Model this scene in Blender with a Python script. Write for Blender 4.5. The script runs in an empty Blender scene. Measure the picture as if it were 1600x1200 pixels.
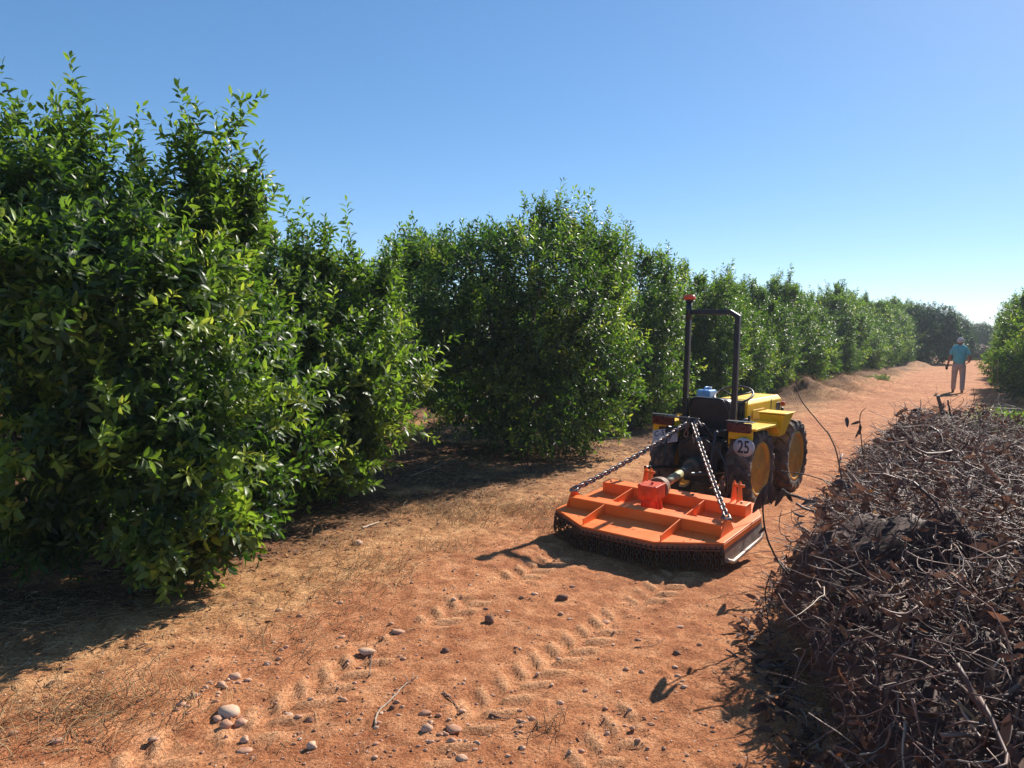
import bpy, bmesh, math, random
import numpy as np
from mathutils import Vector, Matrix

# ------------------------------------------------------------------ camera, sky, sun, exposure
scene = bpy.context.scene
COL = scene.collection
F_PX, CAM_H, ROLL, PITCH = 1156.0, 1.65, math.radians(1.2), math.radians(4.084)
cam_data = bpy.data.cameras.new('camera')
cam = bpy.data.objects.new('camera', cam_data); COL.objects.link(cam)
cam_data.sensor_width = 36.0
cam_data.lens = 36.0 * F_PX / 1600.0
cam_data.clip_start = 0.05; cam_data.clip_end = 4000
_f = Vector((0, math.cos(PITCH), -math.sin(PITCH)))
_u0 = Vector((0, math.sin(PITCH), math.cos(PITCH)))
_r0 = Vector((1, 0, 0))
_r = _r0*math.cos(ROLL) + _u0*math.sin(ROLL)
_u = -_r0*math.sin(ROLL) + _u0*math.cos(ROLL)
cam.matrix_world = Matrix(((_r.x, _u.x, -_f.x, 0), (_r.y, _u.y, -_f.y, 0), (_r.z, _u.z, -_f.z, CAM_H), (0, 0, 0, 1)))
scene.camera = cam

SUN_AZ, SUN_EL = math.radians(42), math.radians(35)
world = bpy.data.worlds.new('World'); scene.world = world; world.use_nodes = True
wn = world.node_tree; wn.nodes.clear()
sky = wn.nodes.new('ShaderNodeTexSky'); sky.sky_type = 'NISHITA'; sky.sun_disc = False
sky.sun_elevation = SUN_EL; sky.sun_rotation = SUN_AZ
sky.altitude = 0; sky.air_density = 0.7; sky.dust_density = 0.12; sky.ozone_density = 4.0
sg = wn.nodes.new('ShaderNodeGamma'); sg.inputs[1].default_value = 0.70
hs = wn.nodes.new('ShaderNodeHueSaturation'); hs.inputs['Saturation'].default_value = 1.32
bg = wn.nodes.new('ShaderNodeBackground'); bg.inputs[1].default_value = 0.147
wo = wn.nodes.new('ShaderNodeOutputWorld')
wn.links.new(sky.outputs[0], sg.inputs[0]); wn.links.new(sg.outputs[0], hs.inputs['Color']); wn.links.new(hs.outputs[0], bg.inputs[0]); wn.links.new(bg.outputs[0], wo.inputs[0])
sun_d = bpy.data.lights.new('sun', 'SUN'); sun_d.energy = 4.9; sun_d.angle = math.radians(0.53)
sun_d.color = (1.0, 0.93, 0.83)
sun = bpy.data.objects.new('sun', sun_d); COL.objects.link(sun)
sd = Vector((math.sin(SUN_AZ)*math.cos(SUN_EL), math.cos(SUN_AZ)*math.cos(SUN_EL), math.sin(SUN_EL)))
sun.rotation_euler = sd.to_track_quat('Z', 'Y').to_euler()
sun.location = sd*60
vs = scene.view_settings
vs.view_transform = 'Standard'; vs.look = 'None'; vs.gamma = 1; vs.use_curve_mapping = False
vs.exposure = 0.82
scene.render.engine = 'CYCLES'
scene.cycles.max_bounces = 8; scene.cycles.transparent_max_bounces = 8
scene.cycles.diffuse_bounces = 4; scene.cycles.transmission_bounces = 5

# ------------------------------------------------------------------ helpers
def ray_ground(u, v, z=0.0):
    """point of the level z seen in direction (u, v) of the 1600x1200 picture"""
    d = _f + _r*((u-800)/F_PX) + _u*((600-v)/F_PX)
    t = (z-CAM_H)/d.z
    return Vector((d.x*t, d.y*t, z))

def _hash(ix, iy, s):
    n = (ix.astype(np.int64)*374761393 + iy.astype(np.int64)*668265263 + s*974634777) & 0x7fffffff
    n = ((n ^ (n >> 13))*1274126177) & 0x7fffffff
    return ((n ^ (n >> 16)) & 0xffff)/65535.0
def vnoise(x, y, s=0):
    x = np.asarray(x, float); y = np.asarray(y, float)
    ix = np.floor(x); iy = np.floor(y); fx = x-ix; fy = y-iy
    fx = fx*fx*(3-2*fx); fy = fy*fy*(3-2*fy)
    a = _hash(ix, iy, s); b = _hash(ix+1, iy, s); c = _hash(ix, iy+1, s); d = _hash(ix+1, iy+1, s)
    return a*(1-fx)*(1-fy)+b*fx*(1-fy)+c*(1-fx)*fy+d*fx*fy
def fbm(x, y, s=0, o=4, g=0.5):
    r = 0; a = 1; t = 0
    for i in range(o):
        r = r+a*vnoise(x*2**i+i*17.3, y*2**i-i*9.1, s+i); t += a; a *= g
    return r/t
def sstep(a, b, x):
    t = np.clip((np.asarray(x, float)-a)/(b-a), 0, 1); return t*t*(3-2*t)

def new_mat(name):
    m = bpy.data.materials.new(name); m.use_nodes = True
    nt = m.node_tree; nt.nodes.clear()
    return m, nt, nt.nodes, nt.links
def N(nodes, t, **kw):
    n = nodes.new(t)
    for k, v in kw.items():
        if k.startswith('i_'):
            n.inputs[k[2:].replace('_', ' ')].default_value = v
        else: setattr(n, k, v)
    return n
def ramp(nodes, stops, interp='LINEAR'):
    n = nodes.new('ShaderNodeValToRGB'); cr = n.color_ramp; cr.interpolation = interp
    while len(cr.elements) < len(stops): cr.elements.new(0.5)
    for e, (p, c) in zip(cr.elements, stops):
        e.position = p; e.color = (c[0], c[1], c[2], 1)
    return n

def paint(name, col, rough=0.45, metal=0.0, col2=None, scale=12, amt=0.5, bump=0.1, bscale=60, dust=0.0, spec=0.5, dustcol=(0.36, 0.2, 0.12)):
    """painted / rubber / metal surface: two tones broken up by noise, with dust"""
    m, nt, nd, lk = new_mat(name)
    out = N(nd, 'ShaderNodeOutputMaterial'); p = N(nd, 'ShaderNodeBsdfPrincipled')
    p.inputs['Metallic'].default_value = metal; p.inputs['Specular IOR Level'].default_value = spec
    tc = N(nd, 'ShaderNodeTexCoord'); n1 = N(nd, 'ShaderNodeTexNoise'); n1.inputs['Scale'].default_value = scale
    n1.inputs['Detail'].default_value = 8; n1.inputs['Roughness'].default_value = 0.65
    lk.new(tc.outputs['Object'], n1.inputs['Vector'])
    c2 = col2 or tuple(c*0.6 for c in col)
    r = ramp(nd, [(0.5-amt*0.3, c2), (0.5+amt*0.25, col)]); lk.new(n1.outputs['Fac'], r.inputs[0])
    last = r.outputs[0]
    if dust > 0:
        n2 = N(nd, 'ShaderNodeTexNoise'); n2.inputs['Scale'].default_value = scale*0.55; n2.inputs['Detail'].default_value = 10
        n2.inputs['Roughness'].default_value = 0.7
        lk.new(tc.outputs['Object'], n2.inputs['Vector'])
        r2 = ramp(nd, [(0.42, (0, 0, 0)), (0.72, (dust, dust, dust))]); lk.new(n2.outputs['Fac'], r2.inputs[0])
        mx = N(nd, 'ShaderNodeMixRGB'); lk.new(r2.outputs[0], mx.inputs[0]); lk.new(last, mx.inputs[1])
        mx.inputs[2].default_value = (*dustcol, 1); last = mx.outputs[0]
    lk.new(last, p.inputs['Base Color'])
    mr = N(nd, 'ShaderNodeMapRange'); mr.inputs['To Min'].default_value = max(0.05, rough-0.15); mr.inputs['To Max'].default_value = min(1, rough+0.25)
    lk.new(n1.outputs['Fac'], mr.inputs[0]); lk.new(mr.outputs[0], p.inputs['Roughness'])
    n3 = N(nd, 'ShaderNodeTexNoise'); n3.inputs['Scale'].default_value = bscale; n3.inputs['Detail'].default_value = 4
    lk.new(tc.outputs['Object'], n3.inputs['Vector'])
    b = N(nd, 'ShaderNodeBump'); b.inputs['Strength'].default_value = bump; b.inputs['Distance'].default_value = 0.01
    lk.new(n3.outputs['Fac'], b.inputs['Height']); lk.new(b.outputs[0], p.inputs['Normal'])
    lk.new(p.outputs[0], out.inputs[0])
    return m

def tint_mat(name, stops, rough=0.6, trans=0.0, tcol=None, spec=0.4, bump=0.0):
    """colour by the per-piece attribute 'tint'"""
    m, nt, nd, lk = new_mat(name)
    out = N(nd, 'ShaderNodeOutputMaterial'); p = N(nd, 'ShaderNodeBsdfPrincipled')
    at = N(nd, 'ShaderNodeAttribute'); at.attribute_name = 'tint'
    r = ramp(nd, stops); lk.new(at.outputs['Fac'], r.inputs[0])
    lk.new(r.outputs[0], p.inputs['Base Color'])
    p.inputs['Roughness'].default_value = rough; p.inputs['Specular IOR Level'].default_value = spec
    if bump:
        tc = N(nd, 'ShaderNodeTexCoord'); n3 = N(nd, 'ShaderNodeTexNoise'); n3.inputs['Scale'].default_value = 90
        lk.new(tc.outputs['Object'], n3.inputs['Vector'])
        b = N(nd, 'ShaderNodeBump'); b.inputs['Strength'].default_value = bump; b.inputs['Distance'].default_value = 0.004
        lk.new(n3.outputs['Fac'], b.inputs['Height']); lk.new(b.outputs[0], p.inputs['Normal'])
    if trans:
        t = N(nd, 'ShaderNodeBsdfTranslucent')
        if tcol:
            r2 = ramp(nd, tcol); lk.new(at.outputs['Fac'], r2.inputs[0]); lk.new(r2.outputs[0], t.inputs[0])
        else: lk.new(r.outputs[0], t.inputs[0])
        mx = N(nd, 'ShaderNodeMixShader'); mx.inputs[0].default_value = trans
        lk.new(p.outputs[0], mx.inputs[1]); lk.new(t.outputs[0], mx.inputs[2]); lk.new(mx.outputs[0], out.inputs[0])
    else: lk.new(p.outputs[0], out.inputs[0])
    return m

def tag(o, label=None, cat=None, group=None, kind=None):
    if label: o['label'] = label
    if cat: o['category'] = cat
    if group: o['group'] = group
    if kind: o['kind'] = kind
    return o
def empty(name, loc=(0, 0, 0), rz=0.0):
    o = bpy.data.objects.new(name, None); COL.objects.link(o)
    o.location = loc; o.rotation_euler = (0, 0, rz); o.empty_display_size = 0.2
    return o
def link_obj(name, me, parent=None, mats=()):
    o = bpy.data.objects.new(name, me); COL.objects.link(o)
    if parent: o.parent = parent
    for m in (mats if isinstance(mats, (list, tuple)) else [mats]): me.materials.append(m)
    return o
def np_mesh(name, V, faces_list, tint=None, smooth=True, mat_idx=None):
    """faces_list: list of int arrays of shape (n, k)"""
    me = bpy.data.meshes.new(name)
    V = np.ascontiguousarray(V, dtype=np.float32)
    me.vertices.add(len(V)); me.vertices.foreach_set('co', V.ravel())
    loops = np.concatenate([f.ravel() for f in faces_list]).astype(np.int32)
    tot = np.concatenate([np.full(len(f), f.shape[1], np.int32) for f in faces_list])
    st = np.concatenate([[0], np.cumsum(tot)[:-1]]).astype(np.int32)
    me.loops.add(len(loops)); me.loops.foreach_set('vertex_index', loops)
    me.polygons.add(len(tot)); me.polygons.foreach_set('loop_start', st)
    me.polygons.foreach_set('use_smooth', np.full(len(tot), smooth, bool))
    if mat_idx is not None: me.polygons.foreach_set('material_index', mat_idx.astype(np.int32))
    if tint is not None:
        a = me.attributes.new('tint', 'FLOAT', 'POINT'); a.data.foreach_set('value', tint.astype(np.float32))
    me.update(calc_edges=True)
    return me
def unit(a): return a/np.maximum(np.linalg.norm(a, axis=-1, keepdims=True), 1e-9)

def tubes(P, R, sides=4):
    """P (n,k,3) polylines, R (n,k) radii -> V, quads"""
    n, k, _ = P.shape
    T = np.empty_like(P); T[:, 1:-1] = P[:, 2:]-P[:, :-2]; T[:, 0] = P[:, 1]-P[:, 0]; T[:, -1] = P[:, -1]-P[:, -2]
    T = unit(T)
    ref = np.tile(np.array([0.31, 0.17, 0.93]), (n, k, 1)); al = np.abs((T*ref).sum(-1)) > 0.92
    ref[al] = (0.9, -0.4, 0.1)
    A = unit(np.cross(T, ref)); B = np.cross(T, A)
    an = np.arange(sides)*2*np.pi/sides
    V = P[:, :, None]+R[:, :, None, None]*(A[:, :, None]*np.cos(an)[None, None, :, None]+B[:, :, None]*np.sin(an)[None, None, :, None])
    base = (np.arange(n)*k*sides)[:, None, None]+(np.arange(k-1)*sides)[None, :, None]
    j = np.arange(sides)[None, None]; j2 = (np.arange(sides)+1) % sides; j2 = j2[None, None]
    Q = np.stack([base+j, base+j2, base+sides+j2, base+sides+j], -1).reshape(-1, 4)
    caps = []
    if sides == 4:
        caps = [np.stack([np.arange(n)*k*sides+3-i for i in range(4)], -1), np.stack([np.arange(n)*k*sides+(k-1)*sides+i for i in range(4)], -1)]
    return V.reshape(-1, 3), [Q]+caps

class MB:
    """collects solid shapes into one mesh"""
    def __init__(s): s.bm = bmesh.new()
    def box(s, c, size, rot=None, taper=1.0):
        M = Matrix.Translation(c) @ ((rot.to_4x4()) if rot else Matrix.Identity(4))
        r = bmesh.ops.create_cube(s.bm, size=1.0)
        for v in r['verts']:
            k = taper if v.co.z > 0 else 1.0
            v.co = M @ Vector((v.co.x*size[0]*k, v.co.y*size[1]*k, v.co.z*size[2]))
        return s
    def prism(s, pts, vec):
        vec = Vector(vec); a = [s.bm.verts.new(p) for p in pts]; b = [s.bm.verts.new(Vector(p)+vec) for p in pts]
        n = len(a); s.bm.faces.new(a); s.bm.faces.new(b[::-1])
        for i in range(n): s.bm.faces.new((a[i], b[i], b[(i+1) % n], a[(i+1) % n]))
        bmesh.ops.recalc_face_normals(s.bm, faces=s.bm.faces)
        return s
    def tube(s, pts, r, n=12, closed=False, cap=True):
        pts = [Vector(p) for p in pts]; k = len(pts)
        rr = r if isinstance(r, (list, tuple)) else [r]*k
        prev = None; rings = []
        for i, p in enumerate(pts):
            if closed: t = pts[(i+1) % k]-pts[i-1]
            else: t = pts[min(i+1, k-1)]-pts[max(i-1, 0)]
            t.normalize()
            if prev is None:
                a = t.cross(Vector((0, 0, 1)));
                if a.length < 0.2: a = t.cross(Vector((1, 0, 0)))
            else: a = prev-t*prev.dot(t)
            a.normalize(); prev = a; b = t.cross(a)
            rings.append([s.bm.verts.new(p+(a*math.cos(q*2*math.pi/n)+b*math.sin(q*2*math.pi/n))*rr[i]) for q in range(n)])
        for i in range(k if closed else k-1):
            A = rings[i]; B = rings[(i+1) % k]
            for q in range(n):
                f = s.bm.faces.new((A[q], A[(q+1) % n], B[(q+1) % n], B[q])); f.smooth = True
        if cap and not closed:
            s.bm.faces.new(rings[0][::-1]); s.bm.faces.new(rings[-1])
        return s
    def lathe(s, prof, c=(0, 0, 0), axis='X', n=32, closed=False):
        """prof list of (along, radius)"""
        rings = []
        for a, r in prof:
            ring = []
            for q in range(n):
                t = q*2*math.pi/n
                if axis == 'X': p = Vector((a, r*math.cos(t), r*math.sin(t)))
                elif axis == 'Y': p = Vector((r*math.sin(t), a, r*math.cos(t)))
                else: p = Vector((r*math.cos(t), r*math.sin(t), a))
                ring.append(s.bm.verts.new(p+Vector(c)))
            rings.append(ring)
        m = len(rings)
        for i in range(m if closed else m-1):
            A = rings[i]; B = rings[(i+1) % m]
            for q in range(n):
                f = s.bm.faces.new((A[q], A[(q+1) % n], B[(q+1) % n], B[q])); f.smooth = True
        if not closed:
            if prof[0][1] > 1e-4: s.bm.faces.new(rings[0][::-1])
            if prof[-1][1] > 1e-4: s.bm.faces.new(rings[-1])
        return s
    def build(s, name, mat, parent=None, bevel=0.0, smooth=False):
        bmesh.ops.recalc_face_normals(s.bm, faces=s.bm.faces)
        me = bpy.data.meshes.new(name)
        if smooth:
            for f in s.bm.faces: f.smooth = True
        s.bm.to_mesh(me); s.bm.free()
        o = link_obj(name, me, parent, mat)
        if bevel:
            md = o.modifiers.new('bevel', 'BEVEL'); md.width = bevel; md.segments = 2; md.limit_method = 'ANGLE'; md.angle_limit = math.radians(40)
        return o
def rotz(a): return Matrix.Rotation(a, 3, 'Z')
def rotx(a): return Matrix.Rotation(a, 3, 'X')
def roty(a): return Matrix.Rotation(a, 3, 'Y')

# ------------------------------------------------------------------ ground form
ROW = np.array([0.548, 0.837])            # direction of the rows and of the track
ROWN = np.array([0.837, -0.548])          # to the right of it
def row_s(x, y): return (x-6.56)*ROWN[0]+(y-21.2)*ROWN[1]   # metres right of the near tree row's centre line
TRACKS = [((430, 1120), (860, 872)), ((700, 1165), (1060, 890)), ((240, 1190), (380, 1110)), ((940, 1185), (1130, 960))]
def ground_h(x, y, detail=True, out=None):
    x = np.asarray(x, float); y = np.asarray(y, float)
    s = row_s(x, y)
    h = 0.05*(fbm(x*0.35, y*0.35, 3)-0.5)*sstep(9, 16, np.hypot(x, y)) + 0.05*(fbm(x*0.9, y*0.9, 5)-0.5)
    far = sstep(60, 200, np.hypot(x, y)); h = h*(1-far)
    # soil banked up at the foot of the trees
    h = h+0.34*np.exp(-((s-1.9)/0.70)**2)*sstep(17, 21, y)*sstep(.40, .75, fbm(x*0.55, y*0.55, 9, 3))*(0.4+1.2*fbm(x*2.4, y*2.4, 13, 4, .6))*(1-far)
    for (mx, my, a, r) in ((8.35, 20.4, 0.42, 0.85), (10.2, 22.8, 0.30, 1.1), (11.9, 25.2, 0.30, 1.3)):
        h = h+a*np.exp(-(((x-mx)**2+(y-my)**2)/r**2))*(0.35+1.3*fbm(x*2.2, y*2.2, 21, 4, .6))
    if out is not None: out[0] = 0.0
    if detail:
        near = 1-sstep(13, 22, np.hypot(x, y))
        h = h+near*(0.022*(fbm(x*4, y*4, 11, 4, 0.6)-0.5)+0.016*(fbm(x*20, y*20, 31, 3, 0.6)-0.5)+0.02*sstep(.60, .78, fbm(x*11, y*11, 37, 3))*fbm(x*2.2, y*2.2, 39)*.6)
        for i, (p, q) in enumerate(TRACKS):
            a = ray_ground(*p); b = ray_ground(*q)
            dx, dy = b.x-a.x, b.y-a.y; L = math.hypot(dx, dy); dx /= L; dy /= L
            t = (x-a.x)*dx+(y-a.y)*dy; w = (x-a.x)*dy-(y-a.y)*dx
            w = w+0.03*np.sin(t*1.7+i)
            mask = (1-sstep(0.11, 0.15, np.abs(w)))*sstep(-0.6, 0.0, t)*(1-sstep(L-0.2, L+0.3, t))
            fr = (t-np.abs(w)*0.75+np.where(w > 0, 0.075, 0))/0.155; fr = fr-np.floor(fr)
            bar = sstep(0.0, 0.10, fr)*(1-sstep(0.42, 0.52, fr))*sstep(0.008, 0.018, np.abs(w))
            keep = sstep((0.36, 0.33, 0.40, 0.5)[i], (0.50, 0.46, 0.52, 0.6)[i], fbm(x*2.6, y*2.6, 41+i, 3))
            if out is not None: out[0] = np.maximum(out[0], mask*keep*(.25+.75*bar))
            h = h*(1-.6*mask*keep)+mask*(-0.009+0.019*bar)*keep*(0.8+.4*fbm(x*9, y*9, 43, 2))
    return h
def gz(x, y): return float(ground_h(x, y))
def litter_mask(x, y):
    """1 = straw and leaf litter beside the trees, 0 = bare red track"""
    s = row_s(x, y)+1.1*(fbm(x*0.7, y*0.7, 51)-0.5)+0.5*(fbm(x*3, y*3, 53)-0.5)
    m = 1-sstep(2.15, 3.1, s)
    return m
# ------------------------------------------------------------------ ground
def build_ground():
    def axis(a, b, step, lo, hi):
        c = list(np.arange(a, b, step)); st = step
        x = b
        while x < hi: c.append(x); st = step+0.022*(x-b) if x-b < 45 else st*1.25; x += st
        st = step; x = a-step
        while x > lo: c.insert(0, x); st = step+0.022*(a-x) if a-x < 45 else st*1.25; x -= st
        return np.array(c)
    X = axis(-4.2, 4.2, 0.016, -900, 1400); Y = axis(1.9, 8.6, 0.016, -60, 2200)
    gx, gy = np.meshgrid(X, Y); prt = [0]; H = ground_h(gx, gy, True, prt)
    V = np.stack([gx, gy, H], -1).reshape(-1, 3)
    nx, ny = len(X), len(Y)
    i = (np.arange(ny-1)[:, None]*nx+np.arange(nx-1)[None]).ravel()
    Q = np.stack([i, i+1, i+nx+1, i+nx], -1)
    tint = litter_mask(gx, gy).ravel()
    me = np_mesh('ground', V, [Q], tint)
    pa = me.attributes.new('print', 'FLOAT', 'POINT'); pa.data.foreach_set('value', prt[0].ravel().astype(np.float32))
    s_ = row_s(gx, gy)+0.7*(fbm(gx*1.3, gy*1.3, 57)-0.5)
    hum_shade = (1-sstep(1.3, 2.5, s_))*sstep(.20, .45, fbm(gx*2.4, gy*2.4, 58, 4))*0.92  # dark leaf litter under the trees, widened to paint in their shade
    hum_shade = np.maximum(hum_shade, .9*np.exp(-(((gx-8.3)**2+(gy-20.5)**2)/.8**2))*sstep(.3, .5, fbm(gx*3, gy*3, 59, 3)))  # paints the soil mound dark, as if in shade
    hum_shade = np.maximum(hum_shade, .8*(1-sstep(1.9, 3.0, s_))*sstep(13, 15, gy)*sstep(.25, .5, fbm(gx*1.6, gy*1.6, 60, 3)))  # shade along the foot of the far row, painted into the soil
    ha = me.attributes.new('humus_shade', 'FLOAT', 'POINT'); ha.data.foreach_set('value', hum_shade.ravel().astype(np.float32))
    m, nt, nd, lk = new_mat('red_soil')
    out = N(nd, 'ShaderNodeOutputMaterial'); p = N(nd, 'ShaderNodeBsdfPrincipled')
    p.inputs['Roughness'].default_value = 0.95; p.inputs['Specular IOR Level'].default_value = 0.15
    tc = N(nd, 'ShaderNodeTexCoord'); at = N(nd, 'ShaderNodeAttribute'); at.attribute_name = 'tint'
    def noise(sc, det=6, ro=0.6):
        n = N(nd, 'ShaderNodeTexNoise'); n.inputs['Scale'].default_value = sc; n.inputs['Detail'].default_value = det; n.inputs['Roughness'].default_value = ro
        lk.new(tc.outputs['Object'], n.inputs['Vector']); return n
    def mix(fac, a, b, mode='MIX'):
        x = N(nd, 'ShaderNodeMixRGB'); x.blend_type = mode
        for k, s in ((0, fac), (1, a), (2, b)):
            if isinstance(s, (int, float)): x.inputs[k].default_value = s
            elif isinstance(s, tuple): x.inputs[k].default_value = (*s, 1)
            else: lk.new(s, x.inputs[k])
        return x.outputs[0]
    n_big = noise(0.8, 5); n_mid = noise(6, 8, 0.7); n_fine = noise(70, 5, 0.7); n_grit = noise(260, 3, 0.6)
    red = ramp(nd, [(0.32, (0.29, 0.105, 0.048)), (0.5, (0.45, 0.195, 0.094)), (0.68, (0.64, 0.33, 0.18))]); lk.new(n_mid.outputs['Fac'], red.inputs[0])
    redb = ramp(nd, [(0.38, (0.86, 0.80, 0.78)), (0.66, (1.12, 1.16, 1.16))]); lk.new(n_big.outputs['Fac'], redb.inputs[0])
    track = mix(1.0, red.outputs[0], redb.outputs[0], 'MULTIPLY')
    tan = ramp(nd, [(0.32, (0.22, 0.10, 0.045)), (0.48, (0.46, 0.235, 0.112)), (0.68, (0.72, 0.44, 0.23))]); lk.new(n_mid.outputs['Fac'], tan.inputs[0])
    base = mix(at.outputs['Fac'], track, tan.outputs[0])
    hu = N(nd, 'ShaderNodeAttribute'); hu.attribute_name = 'humus_shade'
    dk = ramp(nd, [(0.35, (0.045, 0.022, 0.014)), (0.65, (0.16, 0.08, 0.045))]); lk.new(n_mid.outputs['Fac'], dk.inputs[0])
    base = mix(hu.outputs['Fac'], base, dk.outputs[0])  # mixes in the dark litter and the painted shade
    pr_ = N(nd, 'ShaderNodeAttribute'); pr_.attribute_name = 'print'
    pm_ = N(nd, 'ShaderNodeMath'); pm_.operation = 'MULTIPLY'; pm_.inputs[1].default_value = 0.55; lk.new(pr_.outputs['Fac'], pm_.inputs[0])
    base = mix(pm_.outputs[0], base, (0.66, 0.37, 0.21))
    fr = ramp(nd, [(0.36, (0.50, 0.44, 0.40)), (0.48, (0.95, 0.95, 0.95)), (0.64, (1.35, 1.35, 1.35))]); lk.new(n_fine.outputs['Fac'], fr.inputs[0])
    base = mix(1.0, base, fr.outputs[0], 'MULTIPLY')
    gr = ramp(nd, [(0.38, (0.68, 0.64, 0.62)), (0.5, (1, 1, 1)), (0.63, (1.28, 1.28, 1.28))]); lk.new(n_grit.outputs['Fac'], gr.inputs[0])
    base = mix(1.0, base, gr.outputs[0], 'MULTIPLY')
    vo = N(nd, 'ShaderNodeTexVoronoi'); vo.inputs['Scale'].default_value = 42; lk.new(tc.outputs['Object'], vo.inputs['Vector'])
    vr = ramp(nd, [(0.10, (1, 1, 1)), (0.17, (0, 0, 0))]); lk.new(vo.outputs['Distance'], vr.inputs[0])
    base = mix(vr.outputs[0], base, mix(0.5, base, (0.60, 0.38, 0.25)))
    base = mix(1.0, base, (0.97, 0.93, 0.84), 'MULTIPLY')
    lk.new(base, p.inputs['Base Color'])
    ad = N(nd, 'ShaderNodeMath'); ad.operation = 'MULTIPLY_ADD'; ad.inputs[1].default_value = 0.35
    lk.new(n_grit.outputs['Fac'], ad.inputs[0]); lk.new(n_fine.outputs['Fac'], ad.inputs[2])
    b = N(nd, 'ShaderNodeBump'); b.inputs['Strength'].default_value = 0.9; b.inputs['Distance'].default_value = 0.014
    lk.new(ad.outputs[0], b.inputs['Height']); lk.new(b.outputs[0], p.inputs['Normal'])
    lk.new(p.outputs[0], out.inputs[0])
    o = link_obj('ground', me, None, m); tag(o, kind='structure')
build_ground()

# ------------------------------------------------------------------ trees
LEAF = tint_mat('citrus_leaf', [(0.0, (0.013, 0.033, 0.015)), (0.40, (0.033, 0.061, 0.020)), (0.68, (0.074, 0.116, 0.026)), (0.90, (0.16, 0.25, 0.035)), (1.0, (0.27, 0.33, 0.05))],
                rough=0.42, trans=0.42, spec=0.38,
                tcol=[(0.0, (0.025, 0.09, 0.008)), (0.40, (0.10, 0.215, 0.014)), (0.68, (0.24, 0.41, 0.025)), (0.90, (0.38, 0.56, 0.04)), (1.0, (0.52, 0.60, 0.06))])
LEAF_DARK = tint_mat('dark_tree_leaf', [(0.0, (0.012, 0.03, 0.018)), (0.5, (0.025, 0.06, 0.028)), (1.0, (0.06, 0.11, 0.04))], rough=0.45, trans=0.25,
                tcol=[(0.0, (0.02, 0.06, 0.01)), (0.5, (0.05, 0.13, 0.02)), (1.0, (0.12, 0.25, 0.03))])
BARK = paint('bark', (0.16, 0.12, 0.09), 0.9, col2=(0.06, 0.045, 0.035), scale=14, bump=0.6, bscale=35)

def leaf_mesh(name, base, dirn, up, L, W, tint, fine):
    """leaves: base (n,3), direction, upward normal, length, width"""
    n = len(base); d = unit(dirn); s = unit(np.cross(d, up)); u = np.cross(s, d)
    L = L[:, None]; W = W[:, None]
    if fine:
        def pt(a, w, h): return base+d*L*a+s*W*w+u*L*h
        V = np.stack([base, pt(.3, -.42, .05), pt(.3, .42, .05), pt(.68, -.40, .00), pt(.68, .40, .00), pt(1, 0, -.16), pt(.3, 0, .0), pt(.68, 0, -.05)], 1)
        b = (np.arange(n)*8)[:, None]
        tri = np.concatenate([b+np.array(x) for x in ([[0, 6, 1]], [[0, 2, 6]], [[7, 5, 3]], [[4, 5, 7]])])
        quad = np.concatenate([b+np.array(x) for x in ([[6, 7, 3, 1]], [[2, 4, 7, 6]])])
        return np_mesh(name, V.reshape(-1, 3), [tri, quad], np.repeat(tint, 8))
    V = np.stack([base, base+d*L*.5-s*W*.5+u*L*.04, base+d*L-u*L*.12, base+d*L*.5+s*W*.5+u*L*.04], 1)
    b = (np.arange(n)*4)[:, None]
    tri = np.concatenate([b+np.array([[0, 2, 1]]), b+np.array([[0, 3, 2]])])
    return np_mesh(name, V.reshape(-1, 3), [tri], np.repeat(tint, 4))

def sprigs_to_leaves(rng, B, D, LS, nl, leafL, T, narrow=0.38, stiff=0.9):
    """B base, D direction, LS stem length, nl leaves per sprig, T sprig tint"""
    n = len(B); k = nl
    D = unit(D); ref = np.where(np.abs(D[:, 2:]) > 0.9, np.array([[1., 0, 0]]), np.array([[0, 0, 1.]]))
    A = unit(np.cross(D, ref)); C = np.cross(D, A)
    t = (np.arange(k)+rng.random((n, k))*0.8)/k
    phi = (np.arange(k)*2.4)[None]+rng.random((n, 1))*6.28+rng.normal(0, .3, (n, k))
    rad = A[:, None]*np.cos(phi)[..., None]+C[:, None]*np.sin(phi)[..., None]
    alpha = (1.25-0.65*t+rng.normal(0, .22, (n, k)))
    ld = D[:, None]*np.cos(alpha)[..., None]+rad*np.sin(alpha)[..., None]
    ld[..., 2] -= rng.random((n, k))*0.35*(1-t)*(2-stiff)
    pos = B[:, None]+D[:, None]*(t*LS[:, None])[..., None]
    pos = pos+rad*0.004
    up = D[:, None]*0.8+rng.normal(0, .45, (n, k, 3))+np.array([0, 0, 0.35])
    L = leafL*(0.65+0.6*rng.random((n, k)))*(1-0.25*t)
    W = L*narrow*(0.85+0.4*rng.random((n, k)))
    tt = T[:, None]+rng.normal(0, .10, (n, k))+0.10*(t-0.5)
    f = lambda a: a.reshape(-1, *a.shape[2:])
    return f(pos), f(ld), f(up), f(L), f(W), np.clip(f(tt), 0, 1)

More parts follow.
